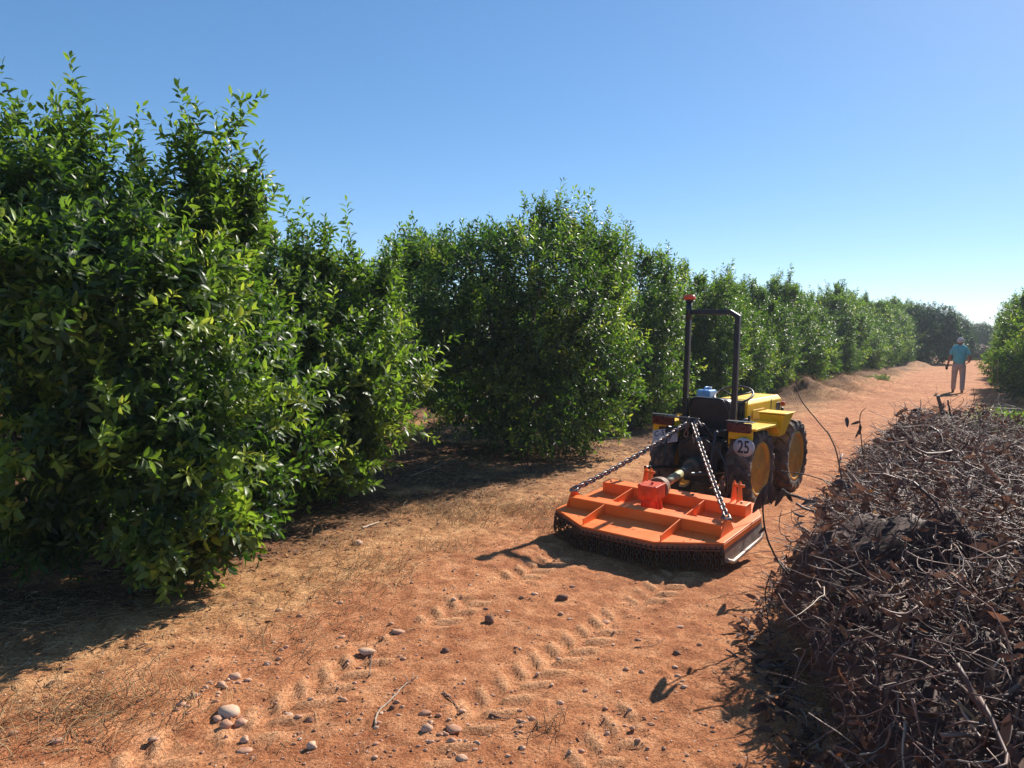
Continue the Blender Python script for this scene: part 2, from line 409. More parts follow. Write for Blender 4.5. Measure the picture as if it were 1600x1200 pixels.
def make_crown(name, seed, lobes, nsp, leafL, nl=11, fine=False, shoots=(), mat=None, extra=None, shell=(0.60, 1.04), hole_t=0.36):
    rng = np.random.default_rng(seed)
    lobes = np.array(lobes, float); c = lobes[:, :3]; r = lobes[:, 3:6]
    area = (r[:, 0]*r[:, 1]+r[:, 0]*r[:, 2]+r[:, 1]*r[:, 2]); 
    Bs, Ds, Ts = [], [], []
    got = 0
    while got < nsp:
        m = nsp*2
        li = rng.choice(len(lobes), m, p=area/area.sum())
        d = unit(rng.normal(0, 1, (m, 3)))
        q = rng.random(m)**0.6; q = shell[0]+(shell[1]-shell[0])*q
        # lumpy surface: several scales of bumps
        az = np.arctan2(d[:, 1], d[:, 0]); lump = 0.90+0.24*(2*fbm(az*2.2+li*7, d[:, 2]*3.1+li*3, seed)-1)+0.22*(2*vnoise(az*5+li*5, d[:, 2]*6, seed+5)-1)
        P = c[li]+d*r[li]*(q*lump)[:, None]
        ins = np.zeros(m, bool)
        for j in range(len(lobes)):
            e = (((P-c[j])/r[j])**2).sum(-1)
            ins |= (e < 0.50**2)
        hole = fbm(P[:, 0]*1.6+P[:, 2]*1.1+seed, P[:, 1]*1.6-P[:, 2]*0.9, seed+9, 3) < hole_t
        ok = ~ins & ~hole & (P[:, 2] > 0.10+0.10*rng.random(m))
        P = P[ok]; d = d[ok]; q = q[ok]
        out = unit(P-np.array([c[:, 0].mean(), c[:, 1].mean(), c[:, 2].mean()*0.8]))
        D = unit(0.55*d+0.45*out+np.array([0, 0, 0.42])+rng.normal(0, .33, P.shape))
        low = P[:, 2] < 0.8; D[low, 2] -= 0.35
        clump = fbm(P[:, 0]*2.3+P[:, 2], P[:, 1]*2.3-P[:, 2]*1.7, seed+3, 2)
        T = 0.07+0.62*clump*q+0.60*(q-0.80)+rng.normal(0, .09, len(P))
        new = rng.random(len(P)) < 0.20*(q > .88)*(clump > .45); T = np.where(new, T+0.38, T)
        Bs.append(P); Ds.append(D); Ts.append(T); got += len(P)
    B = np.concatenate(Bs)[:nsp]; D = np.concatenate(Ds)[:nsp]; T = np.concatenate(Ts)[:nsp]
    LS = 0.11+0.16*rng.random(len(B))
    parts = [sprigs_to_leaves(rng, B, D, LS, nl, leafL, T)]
    # long upright shoots above the crown: stem with leaves all along it
    P0, P1 = [], []
    for (x, y, z, h, lean) in shoots:
        a = rng.random()*6.28
        for s in range(7):
            bx = x+rng.normal(0, .08); by = y+rng.normal(0, .08)
            hh = h*(1.0 if s == 0 else 0.45+0.45*rng.random())
            dd = unit(np.array([lean*math.cos(a)+rng.normal(0, .13), lean*math.sin(a)+rng.normal(0, .13), 1.0]))
            P0.append((bx, by, z)); P1.append(dd*hh)
    if P0:
        P0 = np.array(P0); P1 = np.array(P1)
        for lo in np.arange(0, 1, 0.12):
            bb = P0+P1*lo; dd = unit(P1+rng.normal(0, .32, P1.shape)*np.linalg.norm(P1, axis=1)[:, None])
            parts.append(sprigs_to_leaves(rng, bb, dd, 0.13+0.12*rng.random(len(bb)), nl, leafL*1.0, np.clip(0.35+0.25*lo+rng.normal(0, .1, len(bb)), 0, 1), stiff=1.3))
    if extra is not None:
        for (x, y, z, rr, cnt, tt) in extra:      # bright tufts of new growth
            bb = np.array([x, y, z])+rng.normal(0, rr*0.5, (cnt, 3)); dd = unit(rng.normal(0, .6, (cnt, 3))+np.array([0.2, -0.5, 0.4]))
            parts.append(sprigs_to_leaves(rng, bb, dd, 0.12+0.1*rng.random(cnt), nl, leafL*1.1, tt+rng.normal(0, .08, cnt)))
    cat = [np.concatenate(x) for x in zip(*parts)]
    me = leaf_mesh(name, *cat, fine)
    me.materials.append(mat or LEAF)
    return me

def make_trunk(name, seed, lobes, h0=0.35, r0=0.08, shoots=(), twigs=60):
    rng = np.random.default_rng(seed); mb = MB()
    mb.tube([(0, 0, -0.12), (0.01, 0.0, 0.05), (0.02, 0.01, h0*0.6), (0.0, 0.02, h0+0.05)], [r0*1.5, r0*1.15, r0, r0*0.95], 10)
    tips = []
    for L in lobes:
        c = np.array(L[:3]); 
        st = np.array([0, 0.01, h0*0.9]); end = c+np.array([0, 0, L[5]*0.45])
        mid = st*0.5+c*0.5+rng.normal(0, .07, 3)+np.array([c[0]*.15, c[1]*.15, -.05])
        pts = [st*(1-t)**2+2*mid*t*(1-t)+end*t*t for t in np.linspace(0, 1, 7)]
        mb.tube(pts, list(np.linspace(r0*0.62, 0.014, 7)), 7)
        tips.append((pts, L))
    for i in range(twigs):
        pts, L = tips[rng.integers(len(tips))]; b = pts[rng.integers(2, 7)]
        d = unit(rng.normal(0, 1, 3)+np.array([0, 0, .35])); ln = 0.55*min(L[3:6])*(.6+.6*rng.random())
        m = b+d*ln*.5+rng.normal(0, .04, 3); e = b+d*ln+np.array([0, 0, .05])
        mb.tube([b, m, e], [0.012, 0.008, 0.004], 5)
    for (x, y, z, h, lean) in shoots:
        mb.tube([(x, y, z-0.5), (x, y, z), (x+.01, y, z+h*0.5)], [0.012, 0.009, 0.004], 5)
    me = bpy.data.meshes.new(name); mb.bm.to_mesh(me); mb.bm.free(); me.materials.append(BARK)
    return me

FRUIT = paint('green_fruit', (0.10, 0.19, 0.03), 0.45, col2=(0.06, 0.12, 0.02), scale=25, bump=0.25, bscale=300)
def tree(loc, crown, trunk, label, scale=1.0, rz=0.0, group='orange trees of the orchard', name='orange_tree', cat='orange tree', fruits=(), zs=None):
    z = gz(loc[0], loc[1])
    o = empty(name, (loc[0], loc[1], z), rz); o.scale = (scale, scale, scale*(zs or 1))
    a = bpy.data.objects.new('trunk', trunk); COL.objects.link(a); a.parent = o
    b = bpy.data.objects.new('crown', crown); COL.objects.link(b); b.parent = o
    tag(o, label, cat, group)
    for (x, y, zz) in fruits:
        f = bpy.data.objects.new('fruit', fruit_me); COL.objects.link(f); f.parent = o
        f.location = (x, y, zz); f.rotation_euler = (x*9, y*7, zz*5)
    return o
_fm = MB(); bmesh.ops.create_icosphere(_fm.bm, subdivisions=3, radius=0.032)
for v in _fm.bm.verts: v.co.z *= 0.92
for f in _fm.bm.faces: f.smooth = True
fruit_me = bpy.data.meshes.new('fruit'); _fm.bm.to_mesh(fruit_me); _fm.bm.free(); fruit_me.materials.append(FRUIT)

# nearest tree, left edge of the picture
L1 = [(-.1, 0, 1.3, 1.45, 1.35, 1.15), (0.45, -0.5, 1.5, 0.9, 0.9, 0.95), (-0.6, -0.3, 1.7, 1.0, 1.0, 1.05), (0.60, 0.1, 1.62, 0.75, 0.8, 0.80),
      (0.0, 0.1, 2.0, 0.75, 0.8, 0.58), (-0.2, -0.85, 0.85, 0.9, 0.55, 0.62), (0.95, -0.75, 0.72, 0.55, 0.5, 0.6), (0.95, 0.0, .95, 0.6, 0.7, 0.7)]
S1 = [(0.10, -0.15, 2.42, 0.80, .06), (0.28, -0.1, 2.3, 0.65, .2), (-0.25, 0, 2.6, 0.55, .15), (0.68, 0.1, 2.35, 0.95, .08), (0.80, 0.1, 2.3, 0.72, .1), (0.98, 0.1, 2.2, 0.60, .2), (0.90, 0.0, 1.9, 1.22, .03), (1.0, 0.0, 1.85, 1.10, .03), (0.95, 0.1, 1.9, 0.9, .06),
      (0.85, -.15, 2.0, 0.7, .1), (-0.6, -0.2, 2.4, 0.85, .05), (-0.85, -0.2, 2.5, 0.8, .1), (0.0, -.5, 2.3, 0.4, .3)]
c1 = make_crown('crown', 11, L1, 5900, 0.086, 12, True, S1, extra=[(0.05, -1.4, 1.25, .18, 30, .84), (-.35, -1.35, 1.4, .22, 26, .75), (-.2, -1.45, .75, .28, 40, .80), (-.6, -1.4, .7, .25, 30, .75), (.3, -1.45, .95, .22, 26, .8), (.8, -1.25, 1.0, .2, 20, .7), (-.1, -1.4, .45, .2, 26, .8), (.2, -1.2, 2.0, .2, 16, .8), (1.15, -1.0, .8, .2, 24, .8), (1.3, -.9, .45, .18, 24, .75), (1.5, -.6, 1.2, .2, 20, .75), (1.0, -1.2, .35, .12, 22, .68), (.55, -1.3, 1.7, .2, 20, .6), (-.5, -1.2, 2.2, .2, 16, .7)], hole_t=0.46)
t1 = make_trunk('trunk', 12, L1, 0.35, 0.075, S1)
tree((-2.98, 5.3), c1, t1, 'tall orange tree at the left edge of the picture, nearest to the camera')
L2 = [(-.05, 0, 1.15, 1.1, 1.2, 1.0), (0.42, -0.35, 1.15, 0.78, 0.8, 0.75), (-0.4, 0, 1.6, 0.9, 0.95, 0.85), (0.15, 0.0, 1.60, 0.75, 0.8, 0.62), (0.25, -0.5, 0.60, 0.6, 0.6, 0.55), (-0.4, -0.6, 0.7, .75, .6, .6)]
S2 = [(0.10, -0.2, 1.9, 0.92, .03), (0.16, -0.2, 1.85, 0.78, .05), (0.0, -0.2, 1.85, 0.65, .1), (0.58, -0.1, 1.75, 0.95, .20), (0.66, -0.1, 1.7, 0.85, .25), (0.72, 0, 1.75, 0.5, .2), (-.35, 0, 2.3, 0.45, .2), (.85, 0, 1.6, .4, .2)]
c2 = make_crown('crown', 21, L2, 3900, 0.086, 12, True, S2, extra=[(.9, -1.0, 1.15, .25, 26, .66), (.7, -1.1, .45, .18, 24, .66), (.1, -1.2, 1.6, .25, 20, .6), (1.0, -.7, 1.3, .22, 26, .75), (1.0, -.7, .8, .2, 24, .75)], hole_t=0.41)
t2 = make_trunk('trunk', 22, L2, 0.35, 0.07, S2)
tree((-2.08, 7.4), c2, t2, 'second orange tree from the left, hung with small green fruit and bulging to the right',
     fruits=[(-0.36, -1.34, 1.12), (-0.30, -1.33, 1.20), (-0.25, -1.36, 1.12), (-.42, -1.30, 1.02), (-0.76, -1.2, .95), (.3, -1.22, 1.25), (.62, -1.2, 1.5), (0.05, -1.3, 0.85)])
L3 = [(0, 0, 1.3, 1.6, 1.45, 1.1), (-1.15, -0.1, 1.95, 0.85, 0.95, 1.05), (-0.4, -0.85, 2.0, 0.9, 0.9, 0.95), (0.4, -0.85, 2.05, 0.95, 0.95, 0.95), (0.95, -.1, 2.2, 0.72, 0.85, 0.95), (0.9, -0.2, 1.0, 0.95, 0.9, 0.85), (0.5, -0.9, 0.65, 0.85, 0.55, 0.6), (-.7, -.3, 1.2, 1.0, .9, .7)]
S3 = [(-1.25, 0, 2.4, 0.4, .1), (-1.0, 0, 2.45, 0.35, .1), (-.6, -.1, 2.5, 0.45, .1), (-.3, 0, 2.7, .35, .1), (0.0, 0, 2.75, 0.35, .1), (0.30, 0, 2.7, 0.95, .03), (0.5, 0, 2.75, .7, .08), (.62, .1, 2.7, .85, .05),
      (0.85, 0, 2.7, 0.85, .05), (1.05, 0, 2.65, 0.75, .06), (1.30, 0, 2.4, 0.85, .04), (1.42, 0, 2.2, 0.85, .04), (1.45, -.1, 2.0, .7, .05), (-1.45, 0, 2.3, .7, .05), (-1.2, .1, 2.4, .5, .1)]
c3 = make_crown('crown', 31, L3, 5600, 0.088, 11, False, S3, hole_t=0.30)
t3 = make_trunk('trunk', 32, L3, 0.35, 0.08, S3)
tree((-0.02, 10.5), c3, t3, 'broad flat-topped orange tree behind the long patch of shade, left of the tractor', 1.0)

LA = [(0, 0, 1.3, 1.35, 1.35, 1.15), (-0.5, 0.2, 2.0, 0.85, 0.9, 0.85), (0.5, -0.1, 2.1, 0.85, 0.85, 0.85), (0.5, -0.6, 0.8, 0.95, 0.8, 0.7), (-0.6, -0.5, 0.9, 0.85, 0.8, 0.75)]
SA = [(-.7, 0, 2.5, .75, .1), (-.3, .1, 2.6, .6, .1), (.2, 0, 2.65, .9, .1), (.6, 0, 2.6, .5, .1), (.95, 0, 2.4, .7, .1), (.0, -.4, 2.6, .4, .1), (-1.1, .2, 1.9, .6, .1)]
LB = [(0, 0, 1.2, 1.3, 1.3, 1.05), (-0.1, 0, 2.1, 1.0, 0.95, 0.8), (0.65, 0.3, 1.7, 0.8, 0.85, 0.9), (-0.65, -0.3, 1.5, 0.9, 0.9, 0.9), (0.2, -0.7, 0.8, 0.95, 0.75, 0.7)]
SB = [(-.5, 0, 2.6, .35, .1), (0, .1, 2.75, .6, .1), (.4, 0, 2.6, .35, .1), (.8, .2, 2.4, .4, .1), (-.8, -.2, 2.2, .4, .1)]
cA = make_crown('crown', 41, LA, 3600, 0.098, 10, False, SA); tA = make_trunk('trunk', 42, LA, twigs=30)
cB = make_crown('crown', 51, LB, 3600, 0.098, 10, False, SB); tB = make_trunk('trunk', 52, LB, twigs=30)
cC = make_crown('crown', 61, [(x*.97, -y, z, a, b, c) for x, y, z, a, b, c in LA], 2000, 0.12, 8, False, SB); tC = make_trunk('trunk', 62, LA, twigs=10)
rnd = random.Random(5)
row = [(1.85, 13.9), (3.55, 16.5), (5.2, 19.3), (6.9, 22.0)]
for i in range(16): row.append((8.65+1.84*i, 24.75+2.8*i))
names = ['orange tree directly behind the tractor roll bar', 'orange tree above the yellow bonnet, fifth along the left row', 'orange tree right of the tractor bonnet, at the start of the soil mounds',
         'orange tree behind the dark soil mound left of the track']
for i, (x, y) in enumerate(row):
    big = 1.0+min(0.38, 0.032*max(0, i-2))
    cr, tr = [(cA, tA), (cB, tB)][i % 2] if i < 9 else [(cC, tC), (cB, tB)][i % 2]
    lab = names[i] if i < 4 else ('orange tree in the hazy far part of the left row, merging with its neighbours' if i > 8 else
        'orange tree %s soil mounds in the left row' % ('beside the far', 'just beyond the', 'second beyond the', 'third beyond the', 'fourth beyond the')[i-4] if i > 3 else '')
    tree((x+rnd.uniform(-.2, .2), y+rnd.uniform(-.25, .25)), cr, tr, lab, (0.96+rnd.uniform(-.05, .07))*big, rnd.uniform(0, 6.28), zs=1+rnd.uniform(-.04, .06))
for i in range(18):
    x, y = 12.55+1.84*i, 16.4+2.8*i
    lab = 'orange tree at the right edge of the picture, nearest of the right row' if i == 1 else 'orange tree just beyond the nearest one of the right row' if i == 2 else 'orange tree in the distant part of the right row beyond the track'
    cr, tr = [(cB, tB), (cA, tA), (cC, tC)][(i+1) % 3]
    if i == 0: continue
    tree((x+rnd.uniform(-.2, .2), y+rnd.uniform(-.2, .2)), cr, tr, lab, 1.10+rnd.uniform(-.05, .05), rnd.uniform(0, 6.28))
for i in range(12):
    x, y = -8.0+1.84*i, 7.6+2.8*i
    cr, tr = [(cA, tA), (cC, tC), (cB, tB)][i % 3]
    lab = 'orange tree of the second row, glimpsed behind the front trees of the left row'
    tree((x+rnd.uniform(-.2, .2), y+rnd.uniform(-.2, .2)), cr, tr, lab, 0.94+rnd.uniform(-.05, .05), rnd.uniform(0, 6.28))
for i in range(5):
    x, y = -13.0+2.3*i, 10.5+3.5*i
    tree((x, y), cC, tC, 'orange tree of the third row, glimpsed between trunks on the left', 1.0, rnd.uniform(0, 6.28))
# darker, rounder trees at the far end
LD = [(0, 0, 1.2, 2.1, 2.0, 1.2), (0, 0, 2.2, 2.1, 2.0, 1.5), (-0.9, 0, 3.0, 1.3, 1.3, 1.1), (0.7, .3, 3.1, 1.4, 1.3, 1.2), (1.4, -.4, 1.8, 1.3, 1.2, 1.2), (-1.3, -.5, 1.7, 1.2, 1.2, 1.2)]
cD = make_crown('crown', 71, LD, 3600, 0.17, 8, False, (), mat=LEAF_DARK); tD = make_trunk('trunk', 72, LD, 0.7, 0.16, twigs=10)
for (u, d, s, lab) in ((1448, 52, 0.98, 'dark broad-crowned tree rising above the far end of the left row'), (1486, 64, 0.92, 'dark tree at the end of the track, just left of and above the walking man'),
                       (1528, 82, 0.85, 'small dark tree closing the gap at the end of the track')):
    tree(((u-800)/F_PX*d, d), cD, tD, lab, s, d, group='dark trees at the end of the track', name='dark_tree', cat='tree')
for (u, d) in ((1475, 92), (1502, 90), (1530, 95), (1555, 93), (1580, 96), (1440, 95), (1610, 92)):
    tree(((u-800)/F_PX*d, d), cC, tC, 'faint tree far off beyond the end of the track', 1.2, u, group='far trees', cat='tree')
# ------------------------------------------------------------------ painted and metal materials
YEL = paint('yellow_paint', (0.90, 0.52, 0.006), 0.45, col2=(0.80, 0.43, 0.006), scale=6, amt=0.9, dust=0.12, bump=0.03, spec=0.25, dustcol=(0.5, 0.33, 0.15))
YELR = paint('rim_paint', (0.74, 0.36, 0.012), 0.45, col2=(0.42, 0.17, 0.02), scale=10, dust=0.5, bump=0.1)
ORG = paint('orange_paint', (0.98, 0.21, 0.020), 0.50, col2=(0.88, 0.15, 0.014), scale=6, amt=0.9, dust=0.30, bump=0.04, dustcol=(0.75, 0.30, 0.12))
ORR = paint('worn_orange_paint', (0.42, 0.11, 0.04), 0.6, col2=(0.16, 0.07, 0.045), scale=22, dust=0.6, bump=0.2)
BLK = paint('black_paint', (0.014, 0.017, 0.024), 0.35, col2=(0.009, 0.010, 0.014), scale=10, dust=0.05, bump=0.08)
BVIN = paint('black_vinyl', (0.018, 0.018, 0.022), 0.42, col2=(0.012, 0.012, 0.015), scale=14, dust=0.12, bump=0.25, bscale=140)
GREASE = paint('greasy_cast_iron', (0.035, 0.028, 0.026), 0.6, col2=(0.014, 0.012, 0.012), scale=18, dust=0.45, bump=0.35, bscale=40, dustcol=(0.12, 0.065, 0.045))
RUB = paint('dusty_rubber', (0.075, 0.058, 0.050), 0.85, col2=(0.030, 0.025, 0.022), scale=11, dust=0.95, bump=0.3, bscale=70, dustcol=(0.30, 0.19, 0.13))
STEEL = paint('worn_steel', (0.36, 0.33, 0.31), 0.45, 0.75, col2=(0.13, 0.10, 0.09), scale=30, dust=0.25, bump=0.15)
RUST = paint('rusty_steel', (0.085, 0.055, 0.042), 0.6, 0.4, col2=(0.035, 0.024, 0.020), scale=40, dust=0.2, bump=0.3)
SKID = paint('scraped_steel', (0.36, 0.29, 0.24), 0.5, 0.3, col2=(0.20, 0.13, 0.10), scale=12, dust=0.6, bump=0.2, dustcol=(0.42, 0.27, 0.19))
REDL = paint('red_lens', (0.10, 0.012, 0.012), 0.25, col2=(0.07, 0.01, 0.01), scale=30, bump=0.02)
BEAC = paint('orange_lens', (0.75, 0.09, 0.02), 0.2, col2=(0.6, 0.06, 0.015), scale=30, bump=0.02)
WHT = paint('white_plate', (0.62, 0.62, 0.64), 0.5, col2=(0.42, 0.41, 0.42), scale=14, dust=0.3, bump=0.03)
INK = paint('black_ink', (0.015, 0.016, 0.03), 0.5, bump=0.0)
BLUE = paint('pale_blue_plastic', (0.16, 0.36, 0.66), 0.3, col2=(0.12, 0.30, 0.58), scale=8, dust=0.15, bump=0.02)
TUBE = paint('olive_guard_plastic', (0.30, 0.29, 0.13), 0.5, col2=(0.16, 0.14, 0.08), scale=14, dust=0.5, bump=0.1)

def at(u, v, Y):
    d = _f + _r*((u-800)/F_PX) + _u*((600-v)/F_PX)
    t = Y/d.y
    return Vector((d.x*t, Y, CAM_H+d.z*t))

def text_obj(body, size, mat, parent, M, ext=0.002, name='lettering'):
    cu = bpy.data.curves.new(name, 'FONT'); cu.body = body; cu.size = size; cu.extrude = ext; cu.align_x = 'CENTER'; cu.align_y = 'CENTER'
    cu.offset = size*0.012
    tmp = bpy.data.objects.new('tmp', cu); COL.objects.link(tmp)
    dg = bpy.context.evaluated_depsgraph_get(); me = bpy.data.meshes.new_from_object(tmp.evaluated_get(dg))
    bpy.data.objects.remove(tmp); bpy.data.curves.remove(cu)
    me.transform(M); o = link_obj(name, me, parent, mat); return o

def link_shape(mb, c, d, side, L, W, r, n=6, seg=5):
    """one oval chain link centred at c, long axis d, wide axis side"""
    c = Vector(c); d = Vector(d).normalized(); side = Vector(side); side = (side-d*side.dot(d)).normalized()
    pts = []
    h = L/2-W/2
    for i in range(seg+1):
        a = math.pi*i/seg; pts.append(c+d*(h+math.sin(a)*W/2)+side*(math.cos(a)*W/2))
    for i in range(seg+1):
        a = math.pi+math.pi*i/seg; pts.append(c-d*h+d*(math.sin(a)*W/2)+side*(math.cos(a)*W/2))
    mb.tube(pts, r, n, closed=True)
def chain_along(mb, A, B, pitch, r, sag=0.0, W=None, twist=0.0):
    A = Vector(A); B = Vector(B); L = (B-A).length; n = max(2, int(L/pitch))
    P = [A.lerp(B, i/n)+Vector((0, 0, -sag*4*(i/n)*(1-i/n))) for i in range(n+1)]
    W = W or r*5.2
    for i in range(n):
        d = (P[i+1]-P[i]); s0 = d.cross(Vector((0, 0, 1)))
        if s0.length < 1e-3: s0 = Vector((1, 0, 0))
        s0.normalize(); s1 = d.normalized().cross(s0)
        a = 0.6+(i % 2)*math.pi/2+twist*i
        link_shape(mb, (P[i]+P[i+1])/2, d, s0*math.cos(a)+s1*math.sin(a), d.length+3.6*r, W, r)

# ------------------------------------------------------------------ tractor
TH = math.radians(38); TX, TY = 2.006, 7.30
tr = empty('tractor', (TX, TY, gz(TX, TY)), -TH)
tag(tr, 'small yellow orchard tractor with black roll bar and seat, parked facing away on red track', 'tractor')
TM = Matrix.Translation(tr.location) @ Matrix.Rotation(-TH, 4, 'Z'); TI = TM.inverted()
def tpx(u, v, ly):
    """tractor-local point seen at pixel (u,v) with local y = ly"""
    d = _f + _r*((u-800)/F_PX) + _u*((600-v)/F_PX)
    o = TI @ Vector((0, 0, CAM_H)); dl = TI.to_3x3() @ d
    t = (ly-o.y)/dl.y
    return o+dl*t
def make_wheel(x, y, flip, R=0.385, w=0.23):
    hub = MB(); hub.lathe([(-0.05, 0.0), (-0.05, 0.06), (0.05, 0.06), (0.06, 0.035), (0.085, 0.035), (0.085, 0)], axis='X', n=20)
    for k in range(5):
        a = k*2*math.pi/5; hub.lathe([(0.03, 0.0), (0.03, 0.012), (0.062, 0.012), (0.062, 0)], c=(0, 0.045*math.cos(a)*1.9, 0.045*math.sin(a)*1.9), n=6)
    h = hub.build('wheel', YELR, tr); h.location = (x, y, R); h.rotation_euler = (random.Random(int(x*99+y*7)).uniform(0, 6), 0, math.pi if flip else 0)
    rim = MB(); rr = R*0.66
    rim.lathe([(-w*.45, rr*1.02), (-w*.45, rr*.94), (-w*.3, rr*.86), (-0.045, rr*.84), (-0.04, rr*.80), (-0.015, rr*.5), (0.02, rr*.32), (0.03, 0.0)], axis='X', n=40)
    rim.lathe([(-0.04, rr*.84), (w*.3, rr*.86), (w*.44, rr*.92), (w*.47, rr*1.0), (w*.45, rr*1.05), (w*.36, rr*1.02)], axis='X', n=40)
    rim.lathe([(-w*.47, rr*1.05), (-w*.47, rr*.97), (-w*.42, rr*.95)], axis='X', n=40)
    for k in range(6):
        a = k*math.pi/3; rim.box((-0.022, rr*.62*math.cos(a), rr*.62*math.sin(a)), (0.02, 0.05, 0.03), rot=rotx(a))
    rim.build('rim', YELR, h)
    ty = MB(); b = w/2
    prof = [(-b*.80, rr*1.0), (-b*.98, rr*1.10), (-b*1.04, rr*1.25), (-b*.98, R*.89), (-b*.85, R*.925), (-b*.3, R*.94), (b*.3, R*.94), (b*.85, R*.925), (b*.98, R*.89), (b*1.04, rr*1.25), (b*.98, rr*1.10), (b*.80, rr*1.0)]
    ty.lathe(prof, axis='X', n=56, closed=True)
    nl = 19
    for k in range(nl):
        for sgn in (-1, 1):
            a0 = (k+(0.5 if sgn > 0 else 0))*2*math.pi/nl
            q = []
            for (xx, da, rad) in ((0.01, 0.0, R*1.0), (b*.55, 0.09, R*1.0), (b*.98, 0.20, R*.975), (b*1.07, 0.225, R*.88), (b*1.05, .235, R*.82)):
                q.append((xx*sgn, a0+da, rad))
            tk = 0.036/R
            for i in range(len(q)-1):
                vs_ = []
                for (xx, a, rad) in (q[i], q[i+1]):
                    for (dd, r2) in ((-tk, rad-.035), (-tk*.7, rad), (tk*.7, rad), (tk, rad-.035)):
                        vs_.append(ty.bm.verts.new((xx if rad-r2 < .001 else xx*0.97, r2*math.cos(a+dd), r2*math.sin(a+dd))))
                A = vs_[:4]; B = vs_[4:]
                for j in range(3): ty.bm.faces.new((A[j], A[j+1], B[j+1], B[j]))
                if i == 0: ty.bm.faces.new(A)
                if i == len(q)-2: ty.bm.faces.new(B)
    ty.build('tyre', RUB, h)
for (x, y, fl) in ((0.385, 0, False), (-0.385, 0, True), (0.385, 1.08, False), (-0.385, 1.08, True)): make_wheel(x, y, fl)
# driveline and chassis
m = MB(); m.box((0, 0.05, 0.42), (0.26, 0.62, 0.30)); m.box((0, -0.24, 0.46), (0.20, 0.16, 0.24), taper=0.8)
m.lathe([(-0.28, 0.07), (-0.16, 0.09), (0.16, 0.09), (0.28, 0.07)], c=(0, 0, .385), n=20)
m.lathe([(-0.10, 0.0), (-0.10, 0.085), (0.0, 0.10)], c=(0, -0.30, .42), axis='Y', n=20)
m.box((0, 0.62, 0.42), (0.20, 0.5, 0.16)); m.lathe([(-0.28, 0.06), (0.28, 0.06)], c=(0, 1.08, .385), n=16)
m.box((0, 1.10, 0.55), (0.30, 0.75, 0.22)); m.box((0, -0.36, 0.62), (0.24, 0.05, 0.14)); m.box((0, .2, .58), (.5, .5, .05))
m.build('transmission', GREASE, tr, bevel=0.012)
m = MB(); m.lathe([(-0.06, 0.0), (-0.06, 0.018), (0.05, 0.018), (.05, 0)], c=(0, -0.40, .42), axis='Y', n=14)
m.build('drive_stub', STEEL, tr)
# fenders with lamp boxes
for s in (-1, 1):
    f = MB()
    pts = []
    for i in range(9):
        a = math.radians(200-150*i/8); pts.append((0, 0.44*math.cos(a), 0.385+0.44*math.sin(a)))
    top = 0.80
    f.box((s*0.40, 0.00, top-0.012), (0.26, 0.56, 0.022))
    f.box((s*0.275, 0.00, 0.70), (0.014, 0.56, 0.20))
    f.box((s*0.39, -0.286, 0.745), (0.23, 0.020, 0.11))
    f.box((s*0.40, 0.33, 0.755), (0.26, 0.16, 0.018), rot=rotx(-0.75))
    fo = f.build('rear_fender', YEL, tr, bevel=0.004)
    l = MB(); l.box((s*0.385, -0.315, 0.803), (0.225, 0.055, 0.088)); l.build('tail_lamp', REDL, tr, bevel=0.012)
    l = MB(); l.box((s*0.385, -0.300, 0.86), (0.26, 0.08, 0.008)); l.build('lamp_hood', BLK, tr, bevel=0.002)
m = MB(); m.box((-0.39, -0.302, 0.718), (0.09, 0.014, 0.04)); m.build('reflector', REDL, tr, bevel=0.003)
# 25 disc
p25 = tpx(1162, 699, -0.345)
m = MB(); m.lathe([(-0.004, 0.0), (-0.004, 0.100), (0.004, 0.100), (0.004, 0.0)], c=p25, axis='Y', n=48)
for v in m.bm.verts: v.co.z = p25.z+(v.co.z-p25.z)*0.88
disc = m.build('speed_disc', WHT, tr); tag(disc, 'white disc reading 25')
Mt = Matrix.Translation(p25+Vector((0.0, -0.0062, -0.002))) @ Matrix.Rotation(math.pi/2, 4, 'X') @ Matrix.Diagonal((0.86, 1.22, 1, 1))
text_obj('25', 0.135, INK, disc, Mt, 0.0015)
m = MB(); m.box((p25.x, -0.325, p25.z+.02), (0.03, 0.02, 0.14)); m.build('disc_bracket', BLK, tr)
# number plate, tilted
pp = tpx(1039, 681, -0.36)
pm = Matrix.Translation(pp) @ Matrix.Rotation(math.radians(-14), 4, 'Y') @ Matrix.Rotation(math.radians(-20), 4, 'X')
m = MB(); m.box((0, 0, 0), (0.27, 0.004, 0.15)); m.bm.transform(pm); pl = m.build('number_plate', WHT, tr, bevel=0.002)
for (tx, dz, sz) in (('C-51VE', 0.033, 0.075), ('4827', -0.040, 0.07)):
    text_obj(tx, sz, INK, pl, pm @ Matrix.Translation((0, -0.0035, dz)) @ Matrix.Rotation(math.pi/2, 4, 'X'), 0.001)
m = MB(); m.box((pp.x+.02, -0.335, pp.z+.03), (0.05, 0.03, 0.10)); m.build('plate_bracket', BLK, tr)
